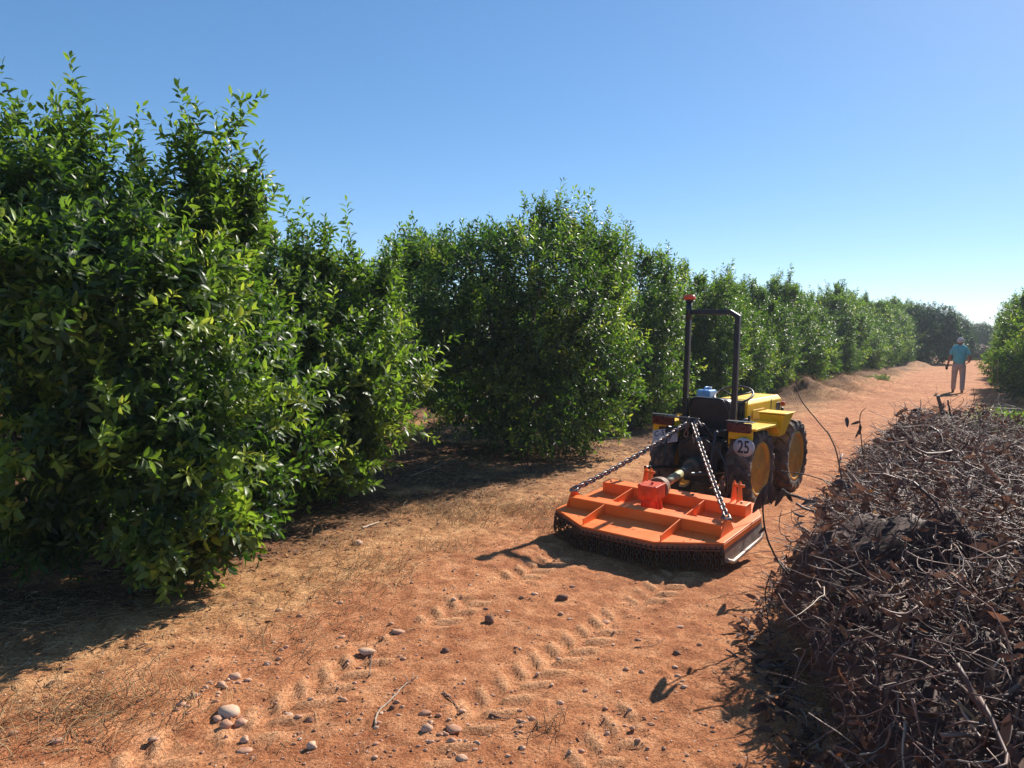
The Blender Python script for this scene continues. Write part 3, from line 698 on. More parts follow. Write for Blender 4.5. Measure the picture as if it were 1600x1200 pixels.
# roll bar
RB = -0.155; hx = 0.25
m = MB()
for s in (-1, 1):
    m.box((s*hx, RB-0.005, 0.60), (0.085, 0.012, 0.50)); m.box((s*hx, RB+.04, 0.62), (0.06, 0.07, 0.42))
m.box((0, RB+.03, 0.60), (0.5, 0.05, 0.07))
m.build('roll_bar_mount', BLK, tr, bevel=0.004)
m = MB()
zt = 1.90; w = 0.050
for s in (-1, 1):
    top = zt-(0.055 if s > 0 else 0)
    m.box((s*hx, RB+.04, (0.70+top)/2), (w, w, top-0.70))
m.box((-0.022, RB+.04, zt-w/2+.003), (2*hx-0.10, w-.004, w))
m.prism([(hx-.075, RB+.04-w/2+.001, zt+.003), (hx-.075, RB+.04-w/2+.001, zt-w+.003), (hx-w/2, RB+.04-w/2+.001, zt-.055-w*.4), (hx+w/2, RB+.04-w/2+.001, zt-.055)], (0, w-.002, 0))
rb = m.build('roll_bar', BLK, tr, bevel=0.006)
for s in (-1, 1):
    for z in (0.80, 0.45, .56):
        m = MB(); m.lathe([(-0.03, 0.0), (-0.03, 0.013), (0.0, 0.013)], c=(s*hx, RB-.01, z), axis='Y', n=6); m.build('bolt', STEEL, tr)
m = MB(); m.tube([(-hx, RB+.04, zt-.10), (-hx, RB+.04, zt+.085)], 0.030, 14); m.lathe([(zt+.075, 0.0), (zt+.075, 0.036), (zt+.10, 0.040), (zt+.10, 0)], c=(-hx, RB+.04, 0), axis='Z', n=20)
m.build('beacon_post', BLK, tr)
m = MB(); m.lathe([(zt+.1005, 0), (zt+.1005, 0.056), (zt+.108, 0.060), (zt+.136, 0.056), (zt+.145, 0.045), (zt+.145, 0)], c=(-hx, RB+.04, 0), axis='Z', n=28)
m.build('beacon', BEAC, tr)
# seat
def cushion(name, c, size, rot, bev):
    mb = MB(); mb.box((0, 0, 0), size)
    bmesh.ops.subdivide_edges(mb.bm, edges=mb.bm.edges[:], cuts=3, use_grid_fill=True)
    M = Matrix.Translation(c) @ rot.to_4x4(); mb.bm.transform(M)
    o = mb.build(name, BVIN, tr, bevel=bev, smooth=True)
    sd_ = o.modifiers.new('sub', 'SUBSURF'); sd_.levels = 1; sd_.render_levels = 2
    return o
cushion('seat_back', (-0.03, 0.0, 0.865), (0.44, 0.10, 0.34), rotx(0.14), 0)
cushion('seat_cushion', (-0.03, 0.20, 0.70), (0.44, 0.40, 0.11), rotx(0.05), 0)
m = MB(); pts = []
for i in range(13):
    a = math.pi*i/12; pts.append((-0.03-0.215*math.cos(a) if abs(math.cos(a)) < .93 else -0.03-0.215*math.copysign(1, math.cos(a))*.97, -0.065-.03*math.sin(a), 0.83+0.205*min(1, math.sin(a)*1.35)))
pts = [(-.245, -.03, .72)]+pts+[(.185, -.03, .72)]
m.tube(pts, 0.009, 8); m.build('seat_piping', BLK, tr)
m = MB(); m.box((-.03, .1, .63), (.30, .34, .05)); m.tube([(-.15, -.05, .6), (-.15, .0, .52)], .015); m.tube([(.1, -.05, .6), (.1, .0, .52)], .015); m.build('seat_base', BLK, tr)
# bonnet
hw = 0.17
m = MB()
pr = [(-hw-.02, .40, .72), (-hw-.02, .40, .955), (-hw+.02, .40, .995), (hw-.02, .40, .995), (hw+.02, .40, .955), (hw+.02, .40, .72)]
A = [m.bm.verts.new(p) for p in pr]; B = [m.bm.verts.new((p[0]*1.02, 1.43, p[2]+(0.005 if p[2] > .8 else .02))) for p in pr]
m.bm.faces.new(A); m.bm.faces.new(B[::-1])
for i in range(6): m.bm.faces.new((A[i], B[i], B[(i+1) % 6], A[(i+1) % 6]))
bo = m.build('bonnet', YEL, tr, bevel=0.008)
m = MB()
m.box((hw+.0215, .72, .84), (.008, .34, .10)); m.build('side_panel', YEL, bo, bevel=0.003)
m = MB(); m.box((hw+.022, 1.10, .865), (.006, .012, .21)); m.box((hw+.0225, .80, .745), (.006, .78, .012)); m.build('panel_seam', INK, bo)
m = MB(); m.box((hw+.012, 1.33, .875), (.03, .13, .10)); m.build('grille_opening', BLK, bo, bevel=.004)
for s in (-1, 1): m = MB(); m.lathe([(0, 0), (0, .05), (.03, .06), (.05, .05), (.05, 0)], c=(s*.13, 1.42, .88), axis='Y', n=20); m.build('headlight', WHT, tr)
for s in (-1, 1): m = MB(); m.box((s*.225, 1.40, .905), (.04, .05, .045)); m.build('indicator', BEAC, tr, bevel=.006)
m = MB(); m.box((0, 1.46, .66), (.42, .04, .40)); m.build('front_guard', BLK, tr, bevel=.01)
m = MB(); m.box((0, .395, .86), (.33, .03, .26)); m.box((.05, .36, .90), (.20, .05, .08)); m.lathe([(-.06, 0), (-.06, .03), (0, .03), (0, 0)], c=(.09, .37, .90), axis='Y', n=16); m.build('dashboard', BLK, tr, bevel=.008)
m = MB(); m.tube([(.02, .62, .84), (.0, .52, 1.01)], .022, 12)
c = Vector((0.0, .50, 1.035)); e1 = Vector((1, 0, 0)); e2 = Vector((0, math.cos(.42), math.sin(.42)))
ring = [c+e1*math.cos(a*math.pi/16)*.195+e2*math.sin(a*math.pi/16)*.195 for a in range(32)]
sw = MB(); sw.tube(ring, .0125, 10, closed=True)
for a in (0.5, 2.6, 4.7): sw.tube([c-Vector((0, 0, .01)), c+e1*math.cos(a)*.19+e2*math.sin(a)*.19], .009, 8)
sw.lathe([(-.02, 0), (-.02, .035), (.012, .03), (.012, 0)], c=c, axis='Z', n=16)
sw.build('steering_wheel', BVIN, tr); m.build('steering_column', BLK, tr)
# tool box between the wheels, rear shelf
m = MB(); A = [(0.30, .42, .875), (0.56, .42, .875), (0.56, .70, .885), (0.30, .70, .885)]; Bq = [(0.34, .46, .655), (0.50, .46, .655), (0.50, .64, .665), (0.34, .64, .665)]
a = [m.bm.verts.new(p) for p in A]; b = [m.bm.verts.new(p) for p in Bq]
m.bm.faces.new(a); m.bm.faces.new(b[::-1])
for i in range(4): m.bm.faces.new((a[i], b[i], b[(i+1) % 4], a[(i+1) % 4]))
m.box((.43, .56, .888), (.29, .31, .012)); m.build('tool_box', YEL, tr, bevel=.004)
m = MB(); m.box((-.43, .78, .80), (.24, .60, .02)); m.build('front_fender', YEL, tr, bevel=.004)
m = MB(); m.box((.37, .86, .80), (.10, .30, .02)); m.build('front_fender', YEL, tr, bevel=.004)
m = MB(); m.lathe([(.0, 0), (.0, .045), (.10, .05), (.12, .03), (.12, 0)], c=(.20, .36, .70), axis='Z', n=20); m.build('filter_bowl', STEEL, tr)
m = MB(); m.tube([(.24, .30, .60), (.245, .31, .82)], .006, 8); m.lathe([(.80, 0), (.80, .013), (.85, .016), (.86, 0)], c=(.245, .31, 0), axis='Z', n=12); m.build('gear_lever', BLK, tr); m = MB()
m.tube([(-.24, .25, .60), (-.26, .30, .84)], .006, 8); m.build('gear_lever', BLK, tr)
# blue can beside the dashboard
cb = empty('jerry_can', TM @ Vector((-.262, .42, .80)), -TH)
tag(cb, 'pale blue plastic can standing left of the steering wheel', 'can')
m = MB(); m.box((0, 0, .14), (.15, .20, .28)); m.build('body', BLUE, cb, bevel=.02)
m = MB(); m.tube([(0, -.07, .28), (0, -.05, .305), (0, .03, .305), (0, .05, .28)], .009, 8); m.build('handle', BLUE, cb)
m = MB(); m.lathe([(.279, 0), (.279, .022), (.305, .022), (.305, 0)], c=(0, .075, 0), axis='Z', n=16); m.build('cap', WHT, cb)
m = MB(); m.box((-.30, .42, .78), (.26, .28, .03)); m.box((-.27, .42, .69), (.04, .2, .18)); m.build('side_tray', BLK, tr)
# hitch
hookp = tpx(1079, 656, -0.46)
m = MB()
m.tube([(-.10, -.30, .70), (hookp.x-.03, hookp.y+.06, hookp.z-.02), hookp], .018, 8); m.tube([(.14, -.28, .66), (.06, -.36, .80), hookp], .016, 8)
m.box((hookp.x-.02, hookp.y+.02, hookp.z+.005), (.20, .03, .03)); m.box((-.22, -.34, hookp.z), (.2, .02, .02))
m.build('top_link_bracket', BLK, tr, bevel=.003)
m = MB(); m.tube([(hookp.x-.28, hookp.y+.03, hookp.z+.01), (hookp.x+.05, hookp.y+.03, hookp.z+.01)], .009, 10)
m.tube([(hookp.x+.07, hookp.y, hookp.z), (hookp.x+.13, hookp.y-.02, hookp.z-.05)], .009, 8); m.build('hitch_pin', STEEL, tr)
m = MB()
for s in (-1, 1):
    m.tube([(s*.20, -.18, .72), (s*.24, -.52, .76)], .022, 10); m.tube([(s*.24, -.52, .76), (s*.23, -.60, .42)], .013, 8)
    m.tube([(s*.17, -.05, .33), (s*.24, -.62, .40), (s*.22, -.98, .44)], .018, 8)
m.box((0, -.17, .72), (.42, .06, .06)); m.build('lift_arms', BLK, tr, bevel=.003)
m = MB(); hp = [tpx(*q) for q in ((1085, 684, -.42), (1102, 688, -.5), (1120, 700, -.58), (1133, 722, -.62), (1137, 745, -.64), (1134, 772, -.64))]
m.tube(hp, .010, 8); hp2 = [tpx(*q) for q in ((1052, 672, -.35), (1035, 690, -.45), (1022, 715, -.5), (1015, 745, -.55), (1022, 765, -.55))]; m.tube(hp2, .009, 8)
m.tube([(-.05, -.35, .66), (-.12, -.5, .62), (-.10, -.52, .48), (.0, -.36, .38)], .008, 8); m.tube([(.18, -.22, .55), (.20, -.28, .62), (.22, -.22, .70)], .008, 8)
m.build('hydraulic_hoses', BVIN, tr)
m = MB(); dq = tpx(1128, 757, -.42); m.box(dq, (.05, .006, .085)); m.build('data_plate', STEEL, tr, bevel=.002)
m = MB(); m.box((0, -.30, .56), (.44, .02, .16)); m.box((.0, -.26, .36), (.34, .04, .26)); m.build('rear_shield', GREASE, tr, bevel=.01)

# ------------------------------------------------------------------ mower
MH, MP = math.radians(39.14), 0.098
MO = Vector((.793, 5.298, 0)); MO.z = gz(MO.x, MO.y)
mo = empty('rotary_mower', MO, 0); mo.rotation_euler = (MP, 0, -MH)
tag(mo, 'orange rotary brush mower with a curtain of hanging chains, hitched behind the tractor', 'mower')
MM = Matrix.Translation(MO) @ mo.rotation_euler.to_matrix().to_4x4(); MI = MM.inverted()
DZ = 0.19; Wd, a_, b_, e_, c_, f_, g_, k_ = .714, .238, .303, .926, .15, 1.197, .338, .818
OUT = [(-b_, 0), (b_, 0), (Wd, a_), (Wd, e_), (Wd-c_, f_), (-Wd+c_, f_), (-Wd, e_), (-Wd, a_)]
m = MB(); m.prism([(x, y, DZ-.012) for x, y in OUT], (0, 0, .012)); m.build('deck', ORG, mo, bevel=.003)
m = MB(); m.prism([(x*.985, y*.97+.015, DZ-.018) for x, y in OUT], (0, 0, .0045)); m.build('deck_underside', RUST, mo)
def wall(mb, pts, z0, z1, t, closed=False):
    for (p, q) in zip(pts[:-1], pts[1:]):
        d = Vector((q[0]-p[0], q[1]-p[1], 0)); n = Vector((d.y, -d.x, 0)).normalized()*t
        p0 = Vector((p[0], p[1], z0))+n*.3; q0 = Vector((q[0], q[1], z0))+n*.3
        mb.prism([p0, q0, q0-n, p0-n], (0, 0, z1-z0))
m = MB(); wall(m, [(-Wd, e_), (-Wd, a_), (-b_, 0), (b_, 0), (Wd, a_)], DZ-.062, DZ-.0125, .008); m.build('rear_rim', ORR, mo, bevel=.001)
m = MB()   # chain keeper: bar with slots
per = [(-Wd, a_+.25), (-Wd, a_), (-b_, 0), (b_, 0), (Wd, a_)]
hang = []
for (p, q) in zip(per[:-1], per[1:]):
    L = math.hypot(q[0]-p[0], q[1]-p[1]); n = int(L/.036); dx, dy = (q[0]-p[0])/L, (q[1]-p[1])/L
    for i in range(n):
        t = (i+.5)/n*L; hang.append((p[0]+dx*t+dy*.011, p[1]+dy*t-dx*.011, math.atan2(dy, dx)))
for (x, y, a) in hang: m.box((x, y, DZ-.034), (.012, .010, .010), rot=rotz(a))
wall(m, [(p[0]*1.008, p[1]-.006) for p in per], DZ-.050, DZ-.043, .014)
m.build('chain_keeper', RUST, mo)
st = MB()
z = 0
for i in range(4):
    link_shape(st, (0, 0, -.016-i*.031), (0, 0, 1), (1, 0, 0) if i % 2 else (0, 1, 0), .042, .022, .0037, 5, 4)
st_me = bpy.data.meshes.new('hanging_chain'); st.bm.to_mesh(st_me); st.bm.free(); st_me.materials.append(RUST)
rg = random.Random(3)
for (x, y, a) in hang:
    o = bpy.data.objects.new('hanging_chain', st_me); COL.objects.link(o); o.parent = mo
    o.location = (x, y, DZ-.048); o.rotation_euler = (rg.uniform(-.10, .10)-MP, rg.uniform(-.10, .10), a+rg.uniform(-.5, .5))
# beams and ribs
m = MB(); m.box((0, g_+.006, DZ+.041), (1.296, .012, .082)); m.box((0, g_+.046, DZ+.079), (1.290, .078, .008)); m.build('rear_beam', ORG, mo, bevel=.002)
m = MB(); m.box((0, k_+.06, DZ+.045), (1.268, .12, .09)); m.build('front_beam', ORG, mo, bevel=.004)
m = MB(); m.box((0, .60, DZ+.012), (1.20, .035, .022)); m.box((-.04, .60, DZ+.004), (.36, .34, .008)); m.build('gearbox_plate', ORG, mo, bevel=.002)
for x in (-.315, .335):
    m = MB(); m.prism([(x, .03, DZ), (x, g_-.001, DZ), (x, g_-.001, DZ+.078), (x, .03, DZ+.045)], (.008, 0, 0)); m.build('rib', ORG, mo, bevel=.001)
for x in (-.34, .30):
    m = MB(); m.prism([(x, g_+.09, DZ), (x, k_-.001, DZ), (x, k_-.001, DZ+.085), (x, g_+.09, DZ+.055)], (.008, 0, 0)); m.build('rib', ORG, mo, bevel=.001)
for s in (-1, 1):
    m = MB(); m.prism([(s*.652, g_-.04, DZ), (s*.652, g_+.20, DZ), (s*.652, g_+.10, DZ+.135), (s*.652, g_+.06, DZ+.135)], (s*.009, 0, 0))
    m.lathe([(-.025, 0), (-.025, .010), (.025, .010), (.025, 0)], c=(s*.655, g_+.08, DZ+.115), n=10); m.build('chain_lug', ORG, mo, bevel=.001)
    m = MB(); wall(m, [(s*Wd, a_), (s*Wd, e_), (s*(Wd-c_), f_)] if s > 0 else [(s*(Wd-c_), f_), (s*Wd, e_), (s*Wd, a_)], DZ-.05, DZ-.0125, .008); m.build('side_rim', ORG, mo, bevel=.001)
    m = MB()
    m.prism([(s*(Wd-.004), a_+.02, DZ-.045), (s*(Wd-.004), e_+.02, DZ-.045), (s*(Wd+.012), e_, .055), (s*(Wd+.012), a_+.10, .010), (s*(Wd+.004), a_+.02, .04)], (-s*.008, 0, 0))
    m.tube([(s*(Wd+.012), a_+.03, .055), (s*(Wd+.016), a_+.12, .016), (s*(Wd+.016), e_-.05, .030), (s*(Wd+.012), e_, .06)], .016, 8)
    m.build('skid', SKID, mo, bevel=.001)
# hitch brackets
for x in (.50, -.27):
    m = MB()
    for dx in (0, .045): m.prism([(x+dx, k_+.03, DZ+.08), (x+dx, k_+.15, DZ+.08), (x+dx, k_+.13, DZ+.23), (x+dx, k_+.105, DZ+.25), (x+dx, k_+.08, DZ+.23)], (.008, 0, 0))
    m.lathe([(x-.01, 0), (x-.01, .012), (x+.085, .012), (x+.085, 0)], c=(0, k_+.105, DZ+.21), n=10); m.build('hitch_bracket', ORG, mo, bevel=.001)
# gearbox
gx_, gy_ = -.04, .60
m = MB()
m.lathe([(DZ+.008, 0), (DZ+.008, .092), (DZ+.020, .092), (DZ+.022, .062), (DZ+.10, .070), (DZ+.105, 0)], c=(gx_, gy_, 0), axis='Z', n=24)
for k in range(8):
    a = k*math.pi/4+.39; m.prism([(gx_+.055*math.cos(a), gy_+.055*math.sin(a), DZ+.018), (gx_+.088*math.cos(a), gy_+.088*math.sin(a), DZ+.018), (gx_+.080*math.cos(a), gy_+.080*math.sin(a), DZ+.10), (gx_+.055*math.cos(a), gy_+.055*math.sin(a), DZ+.10)], (.008*math.sin(a), -.008*math.cos(a), 0))
m.box((gx_, gy_, DZ+.155), (.160, .150, .105)); m.box((gx_, gy_, DZ+.212), (.168, .158, .012))
m.lathe([(-.082, 0), (-.082, .040), (-.073, .040)], c=(gx_, gy_, DZ+.155), axis='Y', n=20)
for sx in (-1, 1):
    for sy in (-1, 1): m.lathe([(DZ+.217, 0), (DZ+.217, .008), (DZ+.224, .008), (DZ+.224, 0)], c=(gx_+sx*.068, gy_+sy*.063, 0), axis='Z', n=6)
m.lathe([(DZ+.217, 0), (DZ+.217, .011), (DZ+.236, .011), (DZ+.236, 0)], c=(gx_+.01, gy_, 0), axis='Z', n=6)
m.build('gearbox', paint('gearbox_paint', (0.78, 0.085, 0.015), 0.35, col2=(0.55, 0.05, 0.012), scale=20, dust=0.25, bump=0.25, bscale=50), mo, bevel=.004)
# drive shaft: from gearbox input to tractor stub
s0 = Vector((gx_, gy_+.09, DZ+.155)); s1 = MI @ (TM @ Vector((0, -.44, .42))); dv = (s1-s0).normalized()
def cyl_on(mb, t0, t1, r0, r1=None, n=20): 
    L = (s1-s0).length; mb.tube([s0+dv*L*t0, s0+dv*L*t1], [r0, r1 or r0], n)
m = MB(); 
for i, (t0, t1, r0, r1) in enumerate(((.0, .03, .082, .088), (.03, .06, .088, .085), (.06, .09, .070, .078), (.09, .12, .078, .068), (.12, .16, .055, .045))): cyl_on(m, t0, t1, r0, r1)
m.build('shaft_guard_cone', paint('rusty_guard', (0.20, 0.085, 0.04), 0.6, col2=(0.09, 0.05, 0.035), scale=25, dust=.4, bump=.2), mo)
m = MB(); cyl_on(m, .165, .60, .036); m.build('drive_shaft', TUBE, mo)
m = MB(); cyl_on(m, .60, .90, .042); cyl_on(m, .90, 1.0, .07, .075); m.build('shaft_cover', paint('dull_guard', (.10, .085, .06), .6, dust=.3), mo)
# chopped leaf and dust lying on the deck
def chaff():
    rng = np.random.default_rng(6); n = 170; x = rng.uniform(-.6, .6, n); y = rng.uniform(.05, .80, n)
    near = rng.random(n) < .5; x[near] = gx_+rng.normal(.12, .14, near.sum()); y[near] = gy_-.10+rng.normal(0, .05, near.sum())
    ok = (np.abs(y-g_-.03) > .06) & (np.hypot(x-gx_, y-gy_) > .11) & (y < .80); x, y = x[ok], y[ok]; n = len(x)
    D = rng.normal(0, 1, (n, 3)); D[:, 2] = 0; U = np.tile([0, 0, 1.], (n, 1))+rng.normal(0, .2, (n, 3)); L = .008+.022*rng.random(n)**2
    me = leaf_mesh('chopped_leaves', np.stack([x, y, np.full(n, DZ+.004)], -1), D, U, L, L*.4, np.clip(.3+rng.normal(0, .25, n), 0, 1), False)
    return link_obj('chopped_leaves', me, mo, CHAFF)
CHAFF = tint_mat('chaff', [(0, (.03, .02, .012)), (.5, (.12, .07, .035)), (1, (.35, .25, .12))], rough=.8)
chaff()
for x in (-.58, -.1, .18, .58):
    mb = MB(); mb.lathe([(DZ+.09, 0), (DZ+.09, .011), (DZ+.098, .011), (DZ+.098, 0)], c=(x, k_+.06, 0), axis='Z', n=6); mb.build('bolt', STEEL, mo)
# lift chains
hk = MI @ (TM @ hookp)
for s, nm in ((1, 0), (-1, 1)):
    m = MB(); lug = Vector((s*.655, g_+.08, DZ+.125))
    chain_along(m, lug, hk+Vector((s*.02, 0, -.02)), .047, .0074, sag=.015 if s > 0 else .03, W=.039)
    if s > 0:
        chain_along(m, hk+Vector((.05, .02, 0)), hk+Vector((.03, .0, -.22)), .041, .0062, W=.034)
        chain_along(m, hk+Vector((-.03, .02, .01)), hk+Vector((-.05, .0, -.16)), .041, .0062, W=.034)
    m.build('lift_chain', STEEL, mo)
    m = MB(); link_shape(m, lug+Vector((0, 0, .0)), (hk-lug), (1, 0, 0), .07, .045, .009, 8, 6); m.tube([lug+Vector((-.04, 0, -.012)), lug+Vector((.04, 0, -.012))], .010, 8); m.build('shackle', STEEL, mo)

# ------------------------------------------------------------------ person
def skin_obj(name, V, E_, R_, mat, parent, root=0, sub=2):
    me = bpy.data.meshes.new(name); me.from_pydata(V, E_, []); o = link_obj(name, me, parent, mat)
    md = o.modifiers.new('skin', 'SKIN'); md.use_smooth_shade = True
    for i, r in enumerate(R_):
        sv = me.skin_vertices[0].data[i]; sv.radius = (r, r) if not isinstance(r, tuple) else r; sv.use_root = (i == root)
    s = o.modifiers.new('sub', 'SUBSURF'); s.levels = sub; s.render_levels = sub
    return o
SKIN = paint('skin', (0.36, 0.17, 0.11), 0.55, col2=(0.28, 0.12, 0.08), scale=20, bump=0.05)
SHIRT = paint('teal_cotton', (0.14, 0.52, 0.56), 0.85, col2=(0.11, 0.44, 0.48), scale=9, bump=0.5, bscale=18)
TROU = paint('taupe_cotton', (0.46, 0.38, 0.34), 0.9, col2=(0.36, 0.29, 0.26), scale=8, bump=0.6, bscale=16)
HAIR = paint('white_hair', (0.70, 0.69, 0.68), 0.7, col2=(0.45, 0.44, 0.43), scale=40, bump=0.6, bscale=120)
SHOE = paint('dark_leather', (0.06, 0.04, 0.035), 0.6, scale=20, dust=.4)
GLV = paint('black_glove', (0.02, 0.02, 0.024), 0.6, scale=20, bump=.4)
PX, PY = 14.0, 23.2
pe = empty('person', (PX, PY, gz(PX, PY)), -math.radians(31))
tag(pe, 'white-haired person in teal short-sleeved shirt and grey trousers walking away along the track', 'person')
V = [(0, 0, .96), (0, -.01, 1.12), (0, 0, 1.30), (0, .0, 1.43), (0, .0, 1.50), (0, .015, 1.56), (0, .02, 1.62), (0, .015, 1.68)]
R_ = [(.15, .11), (.15, .105), (.17, .11), (.10, .08), .055, .062, (.078, .09), (.06, .07)]
E_ = [(i, i+1) for i in range(7)]
def add(chain, start):
    prev = start
    for (p, r) in chain: V.append(p); R_.append(r); E_.append((prev, len(V)-1)); prev = len(V)-1
    return prev
add([((-.10, .0, .90), .09), ((-.115, .07, .50), .06), ((-.12, .12, .12), .04), ((-.12, .13, .06), .038), ((-.13, .24, .035), .03)], 0)
add([((.10, .0, .90), .09), ((.115, .0, .50), .06), ((.12, -.10, .12), .04), ((.12, -.10, .06), .038), ((.125, .02, .035), .03)], 0)
lw = add([((-.155, 0, 1.40), .055), ((-.25, -.01, 1.12), .042), ((-.30, .03, .90), .030), ((-.315, .035, .84), (.036, .018))], 3)
rw = add([((.155, 0, 1.40), .055), ((.275, -.04, 1.14), .042), ((.27, .12, .98), .030), ((.24, .17, .95), (.034, .018))], 3)
for (w_, base, dd) in ((lw, Vector((-.315, .035, .84)), Vector((0, .02, -1))), (rw, Vector((.24, .17, .95)), Vector((-.5, .7, -.35)))):
    side = Vector((0, 1, 0)) if w_ == lw else Vector((.5, .4, .2))
    for i, L in enumerate((.075, .085, .08, .065)):
        b = base+dd*.03+side*(.024-.016*i); c2 = Vector((.012, 0, 0)) if w_ == lw else Vector((-.01, 0, -.02))
        add([(tuple(b), .010), (tuple(b+dd*L*.5+c2*.5), .009), (tuple(b+dd*L+c2*1.6), .007)], w_)
    add([(tuple(base+side*.035+dd*.0), .011), (tuple(base+side*.05+dd*.045), .009)], w_)
add([((0, .115, 1.605), .014)], 6); add([((.085, .01, 1.61), .014)], 6); add([((-.085, .01, 1.61), .014)], 6)
skin_obj('body', V, E_, R_, SKIN, pe)
V = [(0, 0, .84), (0, -.01, 1.08), (0, -.005, 1.26), (0, 0, 1.39), (0, 0, 1.535), (-.155, 0, 1.395), (-.215, -.005, 1.27), (-.245, -.01, 1.16), (.155, 0, 1.395), (.225, -.015, 1.27), (.262, -.03, 1.16)]
skin_obj('shirt', V, [(0, 1), (1, 2), (2, 3), (3, 4), (3, 5), (5, 6), (6, 7), (3, 8), (8, 9), (9, 10)],
         [(.190, .135), (.188, .135), (.195, .130), (.15, .105), (.078, .074), .074, .064, .070, .068, .064, .070], SHIRT, pe)
V = [(0, 0, .97), (0, 0, .88), (-.10, .0, .80), (-.112, .05, .50), (-.12, .11, .14), (-.12, .125, .07), (.10, .0, .80), (.115, -.01, .50), (.12, -.095, .14), (.12, -.10, .07)]
skin_obj('trousers', V, [(0, 1), (1, 2), (2, 3), (3, 4), (4, 5), (1, 6), (6, 7), (7, 8), (8, 9)], [(.175, .13), (.17, .13), (.105, .11), .082, .070, .072, (.105, .11), .082, .070, .072], TROU, pe)
skin_obj('hair', [(0, -.035, 1.560), (0, -.028, 1.65), (0, .0, 1.72)], [(0, 1), (1, 2)], [(.095, .085), (.112, .108), (.080, .085)], HAIR, pe, 0, 2)
for s, (x, y) in ((-1, (-.125, .13)), (1, (.12, -.10))):
    skin_obj('shoe', [(x, y-.05, .045), (x, y+.06, .045), (x, y+.17, .035)], [(0, 1), (1, 2)], [(.048, .045), (.05, .045), (.042, .032)], SHOE, pe, 0, 1)
gl = skin_obj('work_glove', [(0, 0, .0), (0, .0, -.08), (0, .03, -.15), (0, -.02, -.15), (.01, .05, -.06)], [(0, 1), (1, 2), (1, 3), (0, 4)], [(.045, .05), (.05, .06), .035, .035, .02], GLV, None, 0, 1)
gl.matrix_world = Matrix.Translation(pe.location) @ Matrix.Rotation(-math.radians(31), 4, 'Z') @ Matrix.Translation((-.33, .035, .85))
tag(gl, 'black work gloves dangling from the walking person\'s left hand', 'gloves')

# ------------------------------------------------------------------ brush pile
TWIG = tint_mat('dry_twig', [(0, (.045, .022, .018)), (.35, (.145, .076, .058)), (.7, (.29, .175, .13)), (.9, (.50, .38, .28)), (1, (.64, .52, .40))], rough=.6, spec=.35)
DLEAF = tint_mat('dry_leaf', [(0, (.045, .022, .018)), (.4, (.13, .068, .050)), (.75, (.25, .125, .080)), (.92, (.42, .15, .05)), (1, (.48, .28, .13))], rough=.7, trans=.22, spec=.25)
CL = np.array([(1.95, .9), (2.25, 2.4), (2.55, 3.8), (3.3, 5.2), (4.0, 6.4), (4.85, 7.8), (5.6, 9.2)])
CHT = np.array([.66, .82, .96, .58, .70, .88, .40]); CWD = np.array([1.0, 1.05, 1.12, .90, 1.0, 1.12, .9])
seg = np.linalg.norm(np.diff(CL, axis=0), axis=1); cum = np.concatenate([[0], np.cumsum(seg)])
def pile_pt(s, w):
    x = np.interp(s, cum, CL[:, 0]); y = np.interp(s, cum, CL[:, 1])
    x2 = np.interp(s+.3, cum, CL[:, 0]); y2 = np.interp(s+.3, cum, CL[:, 1]); x1 = np.interp(s-.3, cum, CL[:, 0]); y1 = np.interp(s-.3, cum, CL[:, 1])
    t = unit(np.stack([x2-x1, y2-y1], -1)); W = np.interp(s, cum, CWD)
    px = x+t[:, 1]*w*W; py = y-t[:, 0]*w*W
    lump = .30+1.30*fbm(px*1.5, py*1.5, 77, 4, .65)
    h = np.interp(s, cum, CHT)*np.clip(1-np.abs(w+.25*(fbm(px*2.2, py*2.2, 78)-.5))**2.6, 0, 1)**.55*lump
    h = h*np.clip((s+.3)/.5, 0, 1)*np.clip((cum[-1]+.2-s)/.7, 0, 1)
    return px, py, h
